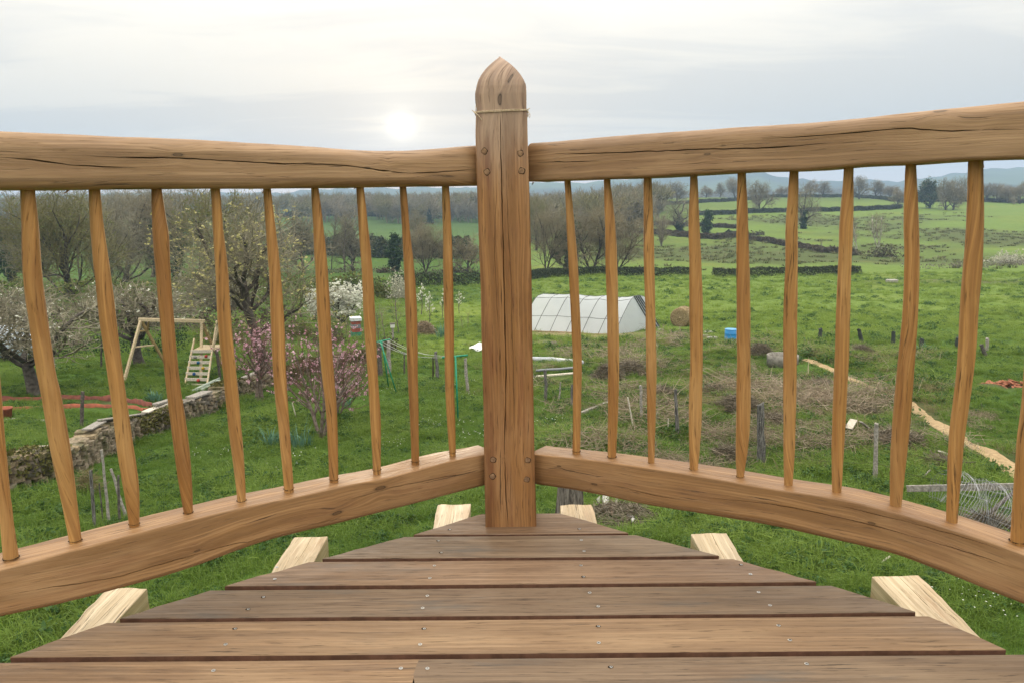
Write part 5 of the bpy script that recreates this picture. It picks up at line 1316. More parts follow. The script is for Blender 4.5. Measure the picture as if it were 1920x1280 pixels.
for k, (x0, x1, w, h, mt, lab) in enumerate(wl):
    a = onwall(x0, dz=.075+.03*(k % 3)); b = onwall(x1, dz=.085+.03*(k % 2)); off = Vector((.05, .12*((k % 3)-1), 0)); board('plank', lab, a+off, b+off, w, h, mt)

# ------------------------------------------------------------------ swing frame with climbing panel
sw = G(300, 712); swing = thing('swing_frame', 'pine swing frame with A-shaped ends and a sloping climbing panel with coloured holds', 'swing set', sw)
def loc(o, p): o.location = -p; return o
def bars(name, mt, lst, parent, org, w=.08):
    out = []
    for l in lst:
        mb = MB(); ww = l[2] if len(l) > 2 else w; mb.bar(Vector(l[0])-org, Vector(l[1])-org, ww, l[3] if len(l) > 3 else ww); o = mb.build(name, mt, parent); bevel(o, .006, 1); out.append(o)
    return out
Yf = G(232, 716).y; Yb = Yf+2.0; Ym = Yf+1.0
def gp(px, Y):    # ground point in a given column at distance Y
    X_ = (px-960)/F*Y*1.0; return Vector((X_, Y, H(X_, Y)))
apL = at(264, 601, Ym); apR = at(378, 604, Ym); fL = G(232, 716); bL = gp(307, Yb); fR = gp(346, Yf+.0); bR = gp(408, Yb)
bars('leg', M_fresh, [(fL, apL), (gp(362, Yf+.1), apR)], swing, sw, .09)
bars('leg', M_fresh2, [(bL, apL), (bR, apR)], swing, sw, .09)
bars('top_beam', M_fresh, [(apL+Vector((-.08, 0, .03)), apR+Vector((.12, 0, .03)), .09, .12)], swing, sw)
bars('cross_brace', M_fresh, [(fL.lerp(apL, .56), bL.lerp(apL, .56), .07, .05)], swing, sw)
bars('cross_brace', M_fresh2, [(fL.lerp(apL, .82), bL.lerp(apL, .82), .07, .05), (bL.lerp(apL, .80), apL.lerp(apR, .13)+Vector((0, 0, -.02)), .06, .05), (gp(362, Yf+.1).lerp(apR, .7), bR.lerp(apR, .7), .07, .05), (gp(362, Yf+.1).lerp(apR, .88), bR.lerp(apR, .88), .07, .05)], swing, sw)
# ladder / climbing panel
pa, pb = at(360, 657, Yf+.25), at(398, 657, Yf+.25); qa, qb = G(347, 722), G(388, 723)
bars('panel_rail', M_fresh, [(qa, pa.lerp(qa, -.35), .05, .09), (qb, pb.lerp(qb, -.9), .05, .09)], swing, sw)
for k in range(7):
    t = k/6*.96+.02; a = qa.lerp(pa, t); b = qb.lerp(pb, t); bars('climbing_board', M_whiteb, [(a+Vector((-.04, -.03, 0)), b+Vector((.04, -.03, 0)), .03, .105)], swing, sw)
hold = [((.78, .85), (.42, .03, .02)), ((.45, .66), (.02, .12, .25)), ((.72, .50), (.5, .33, .03)), ((.35, .34), (.02, .09, .28)), ((.6, .16), (.42, .05, .04)), ((.25, .82), (.3, .3, .28))]
for (u, v), c in hold:
    p = qa.lerp(qb, u).lerp(pa.lerp(pb, u), v)+Vector((0, -.08, 0)); mb = MB()
    mb.tube([p-sw+Vector((0, .03, 0)), p-sw, p-sw+Vector((0, -.05, .01)), p-sw+Vector((0, -.07, .015))], [.055, .06, .045, .015], 8)
    mb.build('climbing_hold', plain('hold_plastic', c, None, 9, .5), swing, True)
pl_a = at(366, 655, Yf+.3); pl_b = at(418, 648, Yf+1.2)
mb = MB(); mid = (pl_a+pl_b)/2-sw; mb.box(mid, (abs(pl_b.x-pl_a.x)+.1, .95, .05)); mb.build('platform', M_fresh, swing)
bars('post', M_darkw, [(gp(399, Yf+.15), at(406, 655, Yf+.15), .08, .08)], swing, sw); bars('post', M_fresh2, [(gp(432, Yf+1.2), at(420, 612, Yf+1.2), .08, .08)], swing, sw)
bars('post', M_fresh, [(at(399, 655, Yf+.3), at(412, 604, Yf+.3), .07, .07)], swing, sw)
for px in (297, 333, 357, 370):
    p = apL.lerp(apR, (px-264)/(378-264)); mb = MB(); mb.tube([p-sw+Vector((0, 0, -.03)), p-sw+Vector((0, 0, -.14))], .012, 5); mb.build('swing_hook', plain('hook_metal', (.3, .3, .3), None, 9, .4, .5, metal=.8) if px == 297 else bpy.data.materials['hook_metal'], swing)
# pale children's slide end lying by the wall
mb = MB(); a = G(366, 736); b = at(409, 716, G(366, 736).y+.9); d = (b-a).normalized()
for off, w, h in ((0, .34, .03), (-.18, .03, .12), (.18, .03, .12)): mb.bar(a+Vector((0, off, .07)), b+Vector((0, off, .07)), .03 if off else .34, h)
tag(mb.build('slide', plain('grey_green_plastic', (.38, .44, .38), (.3, .35, .3), 3, .5)), 'pale grey-green slide chute leaning by the wall under the climbing frame', 'slide')

# ------------------------------------------------------------------ washing line
M_green = plain('green_paint', (.01, .26, .15), (.008, .18, .10), 12, .45, .4)
gL = G(728, 734); gR = G(859, 789); cl_ = thing('clothes_line', 'green metal washing line with two T-shaped posts and thin cords', 'clothes line', gL)
YL = gL.y; YR = gR.y
def bl(name, mt, pts, rad, n=8, parent=cl_, org=gL):
    mb = MB(); mb.tube([Vector(p)-org for p in pts], rad, n); return mb.build(name, mt, parent, True)
tL_ = [at(706, 641, YL), at(732, 636, YL+.25)]; tR_ = [at(829, 670, YR-.1), at(877, 665.5, YR+.15)]
bl('cross_bar', M_green, [tL_[0], tL_[1]], .022); bl('cross_bar', M_green, [tR_[0], tR_[1]], .024)
bl('leg', M_green, [at(713, 640, YL), gp(736, YL-.1)], .020); bl('leg', M_green, [at(716, 640, YL), gp(722, YL+.5)], .020); bl('leg', M_green, [at(854, 668, YR), gR+Vector((0, 0, -.05))], .021)
M_cord = plain('washing_cord', (.55, .58, .55), None, 50, .6)
for k in range(4):
    a = tL_[0].lerp(tL_[1], .05+.9*k/3); b = tR_[0].lerp(tR_[1], .05+.9*k/3)
    bl('cord', M_cord, [a.lerp(b, t)+Vector((0, 0, -.16*math.sin(PI*t)*(1+.3*(k % 2)))) for t in [i/12 for i in range(13)]], .005, 4)

# ------------------------------------------------------------------ polytunnel
F0 = G(972, 622); F1 = G(1153, 627); ax = (F1-F0); ax.z = 0; LT = ax.length; ax.normalize()
bk = Vector((-ax.y, ax.x, 0)); bk = (bk+ax*.70).normalized(); WT = 4.0; HT = 2.16
tun = thing('polytunnel', 'low white plastic polytunnel greenhouse with dark hoops standing in the field', 'greenhouse', F0)
def tp(s, t, lift=0):     # s along, t around 0..1
    a = PI*t; cx = -math.cos(a); sz = math.sin(a)
    prof_ = [(0, -1, 0), (.15, -.76, .36), (.30, -.50, .70), (.38, -.34, .885), (.43, -.22, .965), (.5, 0, 1.0), (.57, .22, .965), (.62, .34, .885), (.70, .50, .70), (.85, .76, .36), (1, 1, 0)]
    cx = float(np.interp(t, [p[0] for p in prof_], [p[1] for p in prof_])); sz = float(np.interp(t, [p[0] for p in prof_], [p[2] for p in prof_]))
    zb = H(*(F0+ax*s)[:2])*(1-t)+H(*(F0+ax*s+bk*WT)[:2])*t
    sag = -.03*math.sin(PI*((s/LT*6) % 1))*sz
    return F0+ax*s+bk*(WT/2*(1+cx*(1+lift)))+Vector((0, 0, zb-F0.z+(HT+lift)*sz+sag+(.03*math.sin(s*1.1)+.035*math.sin(s*3.3+1))*sz))-F0
M_film, qf, bf = mat('polythene_film', .35, .5)
fo = qf.new('ShaderNodeTexCoord').outputs['Object']; fn = qf.noise(fo, 1.6, 5, .65); fz = qf.sep(fo)[2]
fc_ = qf.mix(qf.m('MULTIPLY', qf.ramp(fn, .45, .75), .35), (.66, .70, .74), (.42, .46, .50)); qf.put(bf, 'Base Color', fc_)
trn = qf.new('ShaderNodeBsdfTranslucent'); trn.inputs[0].default_value = (.72, .76, .80, 1); mx = qf.new('ShaderNodeMixShader'); mx.inputs[0].default_value = .5
qf.l.new(bf.outputs[0], mx.inputs[1]); qf.l.new(trn.outputs[0], mx.inputs[2]); qf.l.new(mx.outputs[0], qf.n['Material Output'].inputs[0])
mb = MB(); v = []; f = []; NS = 48; NTT = 28
for i in range(NS+1):
    for j in range(NTT+1):
        p = tp(LT*i/NS, j/NTT); p = p+Vector((0, 0, 1))*.012*mnoise.noise(p*2.5)+bk*.02*mnoise.noise(p*1.7); v.append(p)
for i in range(NS):
    for j in range(NTT): f.append((i*(NTT+1)+j, i*(NTT+1)+j+1, (i+1)*(NTT+1)+j+1, (i+1)*(NTT+1)+j))
mb.add(v, f); mb.build('film_cover', M_film, tun, True)
M_hoop = plain('hoop_tube', (.10, .11, .12), (.06, .065, .07), 10, .5, .4)
for s in np.linspace(.02, LT-.02, 7):
    mb = MB(); mb.tube([tp(s, t, .006) for t in np.linspace(.0, 1, 26)], .016, 5); mb.build('hoop', M_hoop, tun, True)
for t in (.18, .40, .5):
    mb = MB(); mb.tube([tp(s, t, .012) for s in np.linspace(0, LT, 20)], .011, 5); mb.build('purlin', M_hoop, tun, True)
# right end wall: film with slats
c0 = tp(LT, .5)*0+ax*LT+bk*WT/2; mb = MB(); rim = [tp(LT, t) for t in np.linspace(0, 1, 20)]; 
ew = [p+ax*.0 for p in rim]; mb.add(ew, [tuple(range(20))]); mb.build('end_cover', M_film, tun)
for k in range(4):
    a_ = tp(LT, .5)+ax*.04-bk*(.16*k-.02)*1.0; b_ = tp(LT, .97)+ax*.04-bk*.22*k; mb = MB(); mb.bar(b_, a_, .07, .05); mb.build('end_slat', M_hoop, tun)
mb = MB(); 
for s in np.linspace(.1, LT-.1, 26):
    mb.tube([tp(s, 0)+Vector((0, -.06, .02)), tp(s+LT/27, 0)+Vector((0, -.06, .02))], .05, 6)
so_ = mb.build('soil_bank', plain('sandy_soil', (.33, .25, .15), (.22, .17, .1), 12, .95), tun, True)

# ------------------------------------------------------------------ hay bale, barrel, tub, heap
g = G(1279, 611); rb = 19*mpp(g); M_hay, qh, bh = mat('hay', .95, .1)
ho = qh.new('ShaderNodeTexCoord').outputs['Object']; hx, hy, hz_ = qh.sep(ho); hn = qh.noise(qh.comb(hx, qh.m('MULTIPLY', hy, 9), qh.m('MULTIPLY', hz_, 9)), 2, 6, .7); 
qh.put(bh, 'Base Color', qh.mix(qh.ramp(hn, .35, .65), (.12, .085, .045), (.33, .26, .15))); bb_ = qh.new('ShaderNodeBump'); bb_.inputs['Distance'].default_value = .05; qh.put(bb_, 'Height', hn); qh.put(bh, 'Normal', bb_.outputs[0])
mb = MB(); n = 40; v = []; f = []
prof = [(-.62, 0.02), (-.61, .35), (-.62, .7), (-.60, .93), (-.54, 1.0), (-.3, 1.01), (0, 1.0), (.3, 1.01), (.54, 1.0), (.6, .93), (.62, .7), (.61, .35), (.62, .02)]
for (xx, r) in prof:
    for k in range(n):
        a = 2*PI*k/n; rr = rb*r*(1+.02*mnoise.noise(Vector((xx*3, math.cos(a)*2, math.sin(a)*2)))); v.append((xx, math.cos(a)*rr, rb*.97+max(-rb*.97, math.sin(a)*rr)))
for i in range(len(prof)-1):
    for k in range(n): f.append((i*n+k, i*n+(k+1) % n, (i+1)*n+(k+1) % n, (i+1)*n+k))
f.append(tuple(range(n))); f.append(tuple((len(prof)-1)*n+k for k in range(n))[::-1]); mb.add(v, f)
o = mb.build('hay_bale', M_hay, None, True); o.location = g+Vector((0, 0, -.05)); o.rotation_euler = (0, 0, R(62)); tag(o, 'round brown hay bale standing in the field behind the fourth baluster', 'hay bale')

def lathe(mb, prof, n=24, c=(0, 0, 0)):
    v = []; f = []; m_ = len(prof)
    for (r, z) in prof:
        for k in range(n): a = 2*PI*k/n; v.append((c[0]+r*math.cos(a), c[1]+r*math.sin(a), c[2]+z))
    for i in range(m_-1):
        for k in range(n): f.append((i*n+k, i*n+(k+1) % n, (i+1)*n+(k+1) % n, (i+1)*n+k))
    f.append(tuple(range(n))[::-1]); f.append(tuple((m_-1)*n+k for k in range(n))); mb.add(v, f)
g = G(1370, 641); m_ = mpp(g); h = 25*m_; r = 11.5*m_
bt = thing('barrel', 'bright blue plastic barrel standing in the grass right of the hay bale', 'barrel', g)
mb = MB(); lathe(mb, [(r*.93, -.03), (r, .05*h), (r, .3*h), (r*1.03, .33*h), (r, .36*h), (r, .63*h), (r*1.03, .66*h), (r, .69*h), (r, .94*h), (r*.97, .97*h)]); mb.build('body', plain('blue_plastic', (.03, .26, .60), (.025, .20, .5), 5, .4, .5), bt, True)
mb = MB(); lathe(mb, [(r*.99, .965*h), (r*1.02, .97*h), (r*1.02, 1.0*h), (r*.93, 1.0*h), (r*.9, .98*h)]); mb.build('lid', plain('blue_lid', (.10, .36, .66), None, 5, .4, .5), bt, True)
g = G(1467, 681); m_ = mpp(g); r = 29*m_; h = 17*m_; mb = MB(); lathe(mb, [(r, -.1), (r*1.0, h*.5), (r*1.02, h), (r*.90, h), (r*.88, h*.4), (r*.8, h*.35)], 32)
o = mb.build('water_trough', plain('old_concrete', (.26, .245, .22), (.13, .125, .11), 8, .95, .1, .5), None, True); o.location = g; tag(o, 'round grey concrete trough sunk in the grass right of the blue barrel', 'trough')

def mound(name, label, px, py, wpx, hpx, mt, cat, n=1400, ln=.25, th=.006):
    g = G(px, py); m_ = mpp(g); w = wpx*m_/2; h = hpx*m_; rs = np.random.RandomState(int(px)); a = rs.random(n)*6.28; r = np.sqrt(rs.random(n)); zz = (1-r**2)*h*(.75+.25*rs.random(n))
    c = np.stack([np.cos(a)*r*w, np.sin(a)*r*w*.8, zz], 1); d = rs.normal(size=(n, 3))*[1, 1, .35]; d /= np.linalg.norm(d, axis=1)[:, None]; e = np.cross(d, rs.normal(size=(n, 3))); e /= np.linalg.norm(e, axis=1)[:, None]
    L_ = ln*(.4+rs.random((n, 1))); Q = np.stack([c-d*L_/2-e*th, c-d*L_/2+e*th, c+d*L_/2+e*th*.5, c+d*L_/2-e*th*.5], 1)
    mb = MB(); ob = quads(name, Q, mt); ob.location = g; return tag(ob, label, cat)
M_straw = leafmat('old_straw', (.22, .17, .11), (.36, .29, .2), .1); M_brush = leafmat('brush_sticks', (.09, .075, .05), (.21, .18, .135), .05)
mound('hay_heap', 'low brown heap of old hay behind the eighth baluster', 795, 630, 50, 28, M_straw, 'heap', 3500, .3, .02)
for lab, px, py, w, h in [('heap of grey brush behind the split grey post on the right', 1680, 836, 120, 34), ('dead brush pile right of the fourth baluster', 1385, 765, 90, 26), ('small dead brush pile left of the dark weathered post', 1365, 862, 62, 26),
                          ('brown bramble heap by the grey pipes', 1140, 712, 60, 34), ('bramble heap at the far edge of the rough plot', 1540, 728, 70, 18), ('bramble heap between the fourth and fifth balusters', 1340, 742, 80, 20), ('small bramble tuft beside the path start', 1615, 668, 44, 22), ('bramble tangle between the second and third right balusters', 1180, 700, 80, 26), ('bramble tangle behind the dark lichened post', 1450, 800, 110, 26), ('bramble tangle on the bank left of the path bend', 1620, 785, 60, 22), ('bramble tangle left of the brown fence post', 1235, 745, 70, 22), ('bramble bank below the path near the ninth baluster', 1775, 880, 90, 24),
                          ('brush heap under the wire roll at the right edge', 1850, 1000, 120, 36), ('brown bramble heap behind the concrete trough', 1425, 665, 46, 22)]:
    mound('brush_pile', lab, px, py, w, h, M_brush, 'brush pile', 1500, .38, .005)
mound('straw_clump', 'pale dead straw clump beside the grey sticks at lower left', 165, 925, 40, 50, M_dry, 'dead plant', 260, .35, .004)

# beehive
g = G(668, 633); m_ = mpp(g); hv = thing('beehive', 'red and grey wooden beehive with white roof on a green stand', 'beehive', g, .35)
def pbox(name, c, d, mt, par):
    mb = MB(); mb.box(c, d); o = mb.build(name, mt, par); bevel(o, .008, 1); return o
M_red = plain('faded_red_paint', (.32, .09, .06), (.2, .05, .04), 8, .7); M_greyp = plain('grey_paint', (.20, .22, .24), (.13, .14, .16), 8, .7); M_tin = plain('white_tin', (.62, .66, .70), (.5, .54, .58), 5, .4, .5); M_gstand = plain('green_stand', (.04, .22, .14), (.03, .14, .09), 8, .6)
w = 19*m_; u = m_
pbox('stand', (0, 0, 7*u), (w*.95, w*.9, 9*u), M_gstand, hv); pbox('hive_body', (0, 0, 15*u), (w*.85, w*.85, 7*u), M_red, hv); pbox('hive_body', (0, 0, 22.5*u), (w*.9, w*.88, 7.5*u), M_greyp, hv); pbox('hive_body', (0, 0, 29.5*u), (w*.88, w*.88, 6*u), M_red, hv)
pbox('roof', (0, 0, 36*u), (w*1.08, w*1.1, 6.5*u), M_tin, hv)
for dx in (-1, 1):
    for dy_ in (-1, 1): pbox('leg', (dx*w*.4, dy_*w*.38, 1.0*u), (.05, .05, 5*u), M_greyp, hv)
# bird box on a post
g = G(737, 640); m_ = mpp(g); bx_ = thing('bird_box', 'small white bird box on a grey post left of the eighth baluster', 'bird box', g, .2)
pbox('box', (0, 0, 30*m_), (8*m_, 8*m_, 7*m_), plain('white_paint', (.7, .7, .68), (.55, .55, .52), 9, .6), bx_); pbox('roof', (0, 0, 34.2*m_), (10*m_, 10*m_, 1.4*m_), M_darkw, bx_); pbox('post', (0, 0, 12*m_), (4*m_, 4*m_, 29*m_), M_silver, bx_)

# ------------------------------------------------------------------ stakes and fence posts
def post_old(name, label, px, py0, py1, wpx, mt, lean=0, cat='post', square=False, dY=0, kind8=8):
    g = G(px, py1); m_ = mpp(g); h = (py1-py0)*m_; r = wpx*m_/2; mb = MB(); pts = []; rad = []
    top = at(px+lean, py0, g.y+dY)
    for i in range(7):
        t = i/6; p = g.lerp(top, t)-g; p = p+Vector((mnoise.noise(Vector((px, t*3, 0)))*r*.5, 0, 0)); pts.append(p); rad.append(r*(1.08-.22*t)*(1+.12*mnoise.noise(Vector((px, t*5, 4)))))
    pts[0] = pts[0]-Vector((0, 0, .15)); mb.tube(pts, rad, kind8)
    # ragged weathered surface and top
    v = mb.v; v2 = []
    for k, q_ in enumerate(v):
        a = mnoise.noise(Vector((q_[0]*30+px, q_[1]*30, q_[2]*3)))*r*.35; i = k//kind8; c = pts[min(i, 6)]; d = Vector(q_)-c; 
        if d.length: q_ = tuple(Vector(q_)+d.normalized()*a+(Vector((0, 0, mnoise.noise(Vector((k*1.7, px, 0)))*r*1.2)) if i >= 6 else Vector()))
        v2.append(q_)
    mb.v = v2; o = mb.build(name, mt); o.location = g; bevel(o, r*.06, 1); return tag(o, label, cat)
M_oldp, qo, bo_ = mat('lichened_post', .95, .1)
po = qo.new('ShaderNodeTexCoord').outputs['Object']; ox, oy, oz = qo.sep(po); on_ = qo.noise(qo.comb(qo.m('MULTIPLY', ox, 60), qo.m('MULTIPLY', oy, 60), qo.m('MULTIPLY', oz, 5)), 1, 5, .7); ol = qo.noise(po, 26, 4, .6)
cc_ = qo.mix(qo.ramp(on_, .36, .62), (.035, .033, .032), (.20, .195, .185)); cc_ = qo.mix(qo.m('MULTIPLY', qo.ramp(ol, .62, .7), .8), cc_, (.45, .46, .42)); qo.put(bo_, 'Base Color', cc_)
bb_ = qo.new('ShaderNodeBump'); bb_.inputs['Distance'].default_value = .02; qo.put(bb_, 'Height', on_); qo.put(bo_, 'Normal', bb_.outputs[0])
M_iron = plain('rusty_iron', (.06, .045, .035), (.03, .022, .018), 30, .8, .3)
for a in [('fence_post', 'thick dark lichen-spotted fence post right of the fifth baluster', 1428, 757, 869, 15, M_oldp, -3), ('fence_post', 'slim split grey fence post by the brush heap right of the seventh baluster', 1641, 793, 902, 9, M_silver, 2),
          ('fence_post', 'brown fence post left of the fourth baluster', 1270, 730, 815, 7, M_oldp, -3), ('fence_post', 'square grey fence post left of the third baluster', 1203, 722, 791, 6, M_silver, -2), ('fence_post', 'short post close to the first right baluster', 1073, 720, 768, 6, M_oldp, 0),
          ('fence_post', 'dark post just right of the corner post below the pipes', 1024, 694, 752, 6, M_oldp, -2), ('fence_post', 'dark leaning post between the eighth and ninth balusters', 821, 659, 716, 7, M_oldp, -4), ('fence_post', 'thin iron post beside the dark leaning post', 812, 668, 716, 3, M_iron, 0),
          ('fence_post', 'silvery split post between clothes post and corner post', 877, 672, 735, 6, M_silver, -5), ('fence_post', 'bluish stake behind the green clothes post', 729, 640, 700, 8, M_silver, 0), ('fence_post', 'dark stake behind the green clothes post', 712, 650, 705, 9, M_darkw, 0),
          ('stake', 'dark square stake in the vegetable bed left of the second baluster', 153, 733, 803, 7, M_darkw, 2), ('stake', 'tall bent grey stick at lower left', 206, 843, 985, 6, M_silver, -16), ('stake', 'brown straight stick at lower left', 178, 881, 992, 7, M_oldp, -8),
          ('stake', 'forked dark twig at lower left between the sticks', 194, 905, 985, 3, M_darkw, -8), ('stake', 'leaning grey slat at lower left nearest the second baluster', 238, 878, 975, 6, M_silver, -30), ('stake', 'dark upright stick behind the leaning grey slat', 224, 890, 980, 5, M_darkw, -2),
          ('stake', 'thin pale stick leaning in the grass left of the third right baluster', 1188, 744, 803, 3, M_whiteb, -11), ('stake', 'thin stake between first and second right balusters', 1048, 716, 752, 3, M_silver, 3), ('stake', 'short white peg in the rough grass right of the third baluster', 1252, 784, 806, 2.5, M_whiteb, 1),
          ('stake', 'thin grey stick right of the brown fence post', 1291, 766, 810, 2.5, M_silver, 1), ('stake', 'thin pole between apple tree and swing frame', 190, 640, 690, 3.5, M_darkw, 0), ('stake', 'slim pole right of the apple trunk', 101, 655, 700, 4, M_silver, 0),
          ('stake', 'short grey peg by the far right grass edge', 1851, 634, 656, 6, M_silver, 0), ('stake', 'grey peg leaning left of the irises', 580-24, 754, 786, 2.5, M_whiteb, -8), ('fence_post', 'thin post in the mown strip by the white cloth', 758, 660, 700, 3, M_darkw, 0), ('fence_post', 'dark leaning stump post in the far grass at right', 1848, 645, 668, 8, M_darkw, -8)]:
    post_old(*a)
for lab, px, y0, y1, ln in [('dark mesh tree guard furthest left of the row in the field', 1538, 616, 640, 0), ('second dark tree guard, leaning left', 1616, 617, 642, -6), ('third dark tree guard with a bare whip', 1675, 622, 646, 0), ('square dark tree guard right of the eighth baluster', 1728, 634, 658, 0), ('small tree guard near the ninth baluster', 1794, 632, 652, 2)]:
    o = post_old('tree_guard', lab, px, y0, y1, 8, M_iron if False else plain('guard_mesh', (.05, .06, .055), (.03, .035, .03), 60, .8) if 'guard_mesh' not in bpy.data.materials else bpy.data.materials['guard_mesh'], ln, 'tree guard')
# wires of the old fence
mb = MB(); fp = [(1024, 752), (1073, 768), (1203, 791), (1270, 815), (1428, 869), (1641, 902), (1863, 945)]
P = [G(*p) for p in fp]
for hgt_ in (.35, .7):
    pts = []
    for a, b in zip(P[:-1], P[1:]):
        for k in range(6): t = k/6; pts.append(a.lerp(b, t)+Vector((0, 0, hgt_-.12*math.sin(PI*t))))
    mb.tube(pts, .0035, 4)
tag(mb.build('fence_wire', M_iron), 'two sagging rusty wires strung along the old fence posts', 'wire')

# ------------------------------------------------------------------ logs, planks and pipes on the rough plot
def log(name, label, pxs, wpx, mt, cat='log', dz=.0, n=8):
    P = [G(*p) for p in pxs]; r = wpx*mpp(P[0])/2; P = smoothpts(polyres(P, .12), 4); org = P[0].copy(); pts = []
    for i, p in enumerate(P): pts.append(p-org+Vector((0, 0, r*.75+dz+.02*mnoise.noise(Vector((i*.2, pxs[0][0], 0))))))
    mb = MB(); mb.tube(pts, [r*(1+.18*mnoise.noise(Vector((i*.3, pxs[0][1], 5)))) for i in range(len(pts))], n); o = mb.build(name, mt, None, True); o.location = org; return tag(o, label, cat)
log('log', 'pale fallen log lying in the bed at the left edge', [(-30, 795), (20, 790), (85, 793), (100, 798)], 9, M_silver)
log('log', 'long grey branch lying through the grass from the second to the third right baluster', [(1090, 792), (1130, 805), (1200, 812), (1280, 828)], 5, M_silver)
a = G(1090, 780); b = at(1143, 757, a.y+.5); board('plank', 'grey split beam propped up in the grass behind the second right baluster', a+Vector((0, 0, .08)), b+Vector((0, 0, .05)), .10, .09, M_silver)
log('drain_pipe', 'thick pale grey pipe lying in the grass right of the post', [(975, 675), (1040, 678), (1090, 684)], 10, plain('grey_pipe', (.42, .45, .50), (.33, .36, .40), 4, .5, .4), 'pipe')
log('drain_pipe', 'dark grey pipe lying below the thick pale one', [(1005, 704), (1060, 700), (1088, 697)], 5, plain('dark_pipe', (.2, .22, .25), (.14, .15, .17), 4, .5, .4), 'pipe', dz=.15)
a = G(1000, 712); b = G(1090, 704); board('plank', 'bleached plank under the dark grey pipe', a+Vector((0, 0, .12)), b+Vector((0, 0, .12)), .12, .05, M_whiteb)
a = G(1018, 645); b = G(1047, 647); board('plank', 'dark wet board on the sandy patch before the polytunnel', a+Vector((0, 0, .08)), b+Vector((0, 0, .08)), .5, .08, M_darkw)
a = G(1700, 924); b = at(1912, 911, G(1820, 960).y-.1); board('plank', 'long grey plank laid slanting from grass onto the wire roll', at(1700, 915, G(1740, 940).y), b, .035, .105, M_silver)
a = at(1843, 973, G(1840, 985).y-.3); b = at(1908, 915, G(1840, 985).y+.5); mb = MB(); mb.tube([a, a.lerp(b, .5)+Vector((.01, 0, .015)), b], [.034, .03, .026], 8); tag(mb.build('branch', M_darkw, None, True), 'dark round pole leaning across the wire roll', 'branch')
a = at(1862, 906, 13.9); b = at(1893, 944, 13.6); mb = MB(); mb.tube([a, b, b+Vector((.25, 0, -.3))], .026, 8); tag(mb.build('branch', M_oldp, None, True), 'pale-topped dark stake behind the long plank', 'branch')
a = G(1720, 905); b = at(1744, 880, a.y+.1); mb = MB(); mb.tube([a, b], .014, 6); tag(mb.build('stick', M_silver), 'thin stick leaning out of the grass by the eighth baluster', 'stick')
a = G(1655, 1057); mb = MB(); mb.bar(a+Vector((-.02, 0, .03)), at(1669, 1042, a.y), .03, .01); tag(mb.build('splinter', M_whiteb), 'pale wood splinter in the grass below the right bottom rail', 'splinter')
# broken boards above the brush heap
for k, (x0, y0, x1, y1, w, mt, lab) in enumerate([(1591, 803, 1601, 786, .16, M_whiteb, 'broken pale board end left of the split post'), (1614, 790, 1634, 806, .09, M_silver, 'splintered silver board end tilted over the brush'), (1658, 806, 1672, 816, .05, M_whiteb, 'short white batten right of the split post'), (1762, 845, 1776, 850, .08, M_whiteb, 'white board scrap near the ninth baluster'), (1586, 795, 1570, 800, .08, M_darkw, 'dark board end behind the brush heap')]):
    Yq = G(x0, max(y0, y1)+14).y; board('broken_board', lab, at(x0, y0, Yq), at(x1, y1, Yq+.15), w, .03, mt, 'board')
# roll of wire mesh
c = at(1850, 962, G(1850, 1000).y-.3); g = G(1850, 1000); mb = MB(); Rr_ = .42; axd = Vector((.93, -.25, -.28)).normalized(); s1 = axd.cross(Vector((0, 0, 1))).normalized(); s2 = s1.cross(axd)
rng = random.Random(5)
for k in range(46):
    o_ = (k/46-.5)*1.25; pts = []
    for j in range(13):
        aa_ = PI*(-.12+1.24*j/12); rr_ = Rr_*(1+.06*math.sin(k*.9)+.02*rng.random()); pts.append(c+axd*(o_+.05*math.sin(j*1.1+k*.4))+s1*math.cos(aa_)*rr_+s2*(-math.sin(aa_)*rr_)*-1)
    mb.tube(pts, .0022, 3, False)
for j in range(9):
    aa_ = PI*(-.1+1.2*j/8); pts = [c+axd*((k/12-.5)*1.25)+s1*math.cos(aa_)*Rr_*(1+.05*math.sin(k+j))+s2*math.sin(aa_)*Rr_*(1+.05*math.sin(k*1.7+j)) for k in range(13)]; mb.tube(pts, .0022, 3, False)
tag(mb.build('wire_mesh', plain('galvanised_wire', (.33, .34, .36), (.2, .2, .22), 20, .5, .4, metal=.4)), 'crumpled roll of galvanised wire netting at the right edge', 'wire netting')
# white sheet
g = G(902, 655); m_ = mpp(g); mb = MB(); v = []; f = []; NX = 16
for i in range(NX+1):
    for j in range(NX+1): x_ = (i/NX-.5)*52*m_; y_ = (j/NX-.5)*1.3; v.append((x_, y_, max(.02, .30*math.exp(-((x_/.45)**2+(y_/.4)**2))+.10*mnoise.noise(Vector((x_*4, y_*4, 2)))+.03)))
for i in range(NX):
    for j in range(NX):
        if (i-8)**2+(j-8)**2 < 60+10*mnoise.noise(Vector((i, j, 0))): f.append((i*(NX+1)+j, (i+1)*(NX+1)+j, (i+1)*(NX+1)+j+1, i*(NX+1)+j+1))
mb.add(v, f); o = mb.build('plastic_sheet', plain('white_sheet', (.7, .72, .73), (.55, .57, .58), 4, .5), None, True); o.location = g; tag(o, 'crumpled white plastic sheet on the grass left of the post', 'sheet')
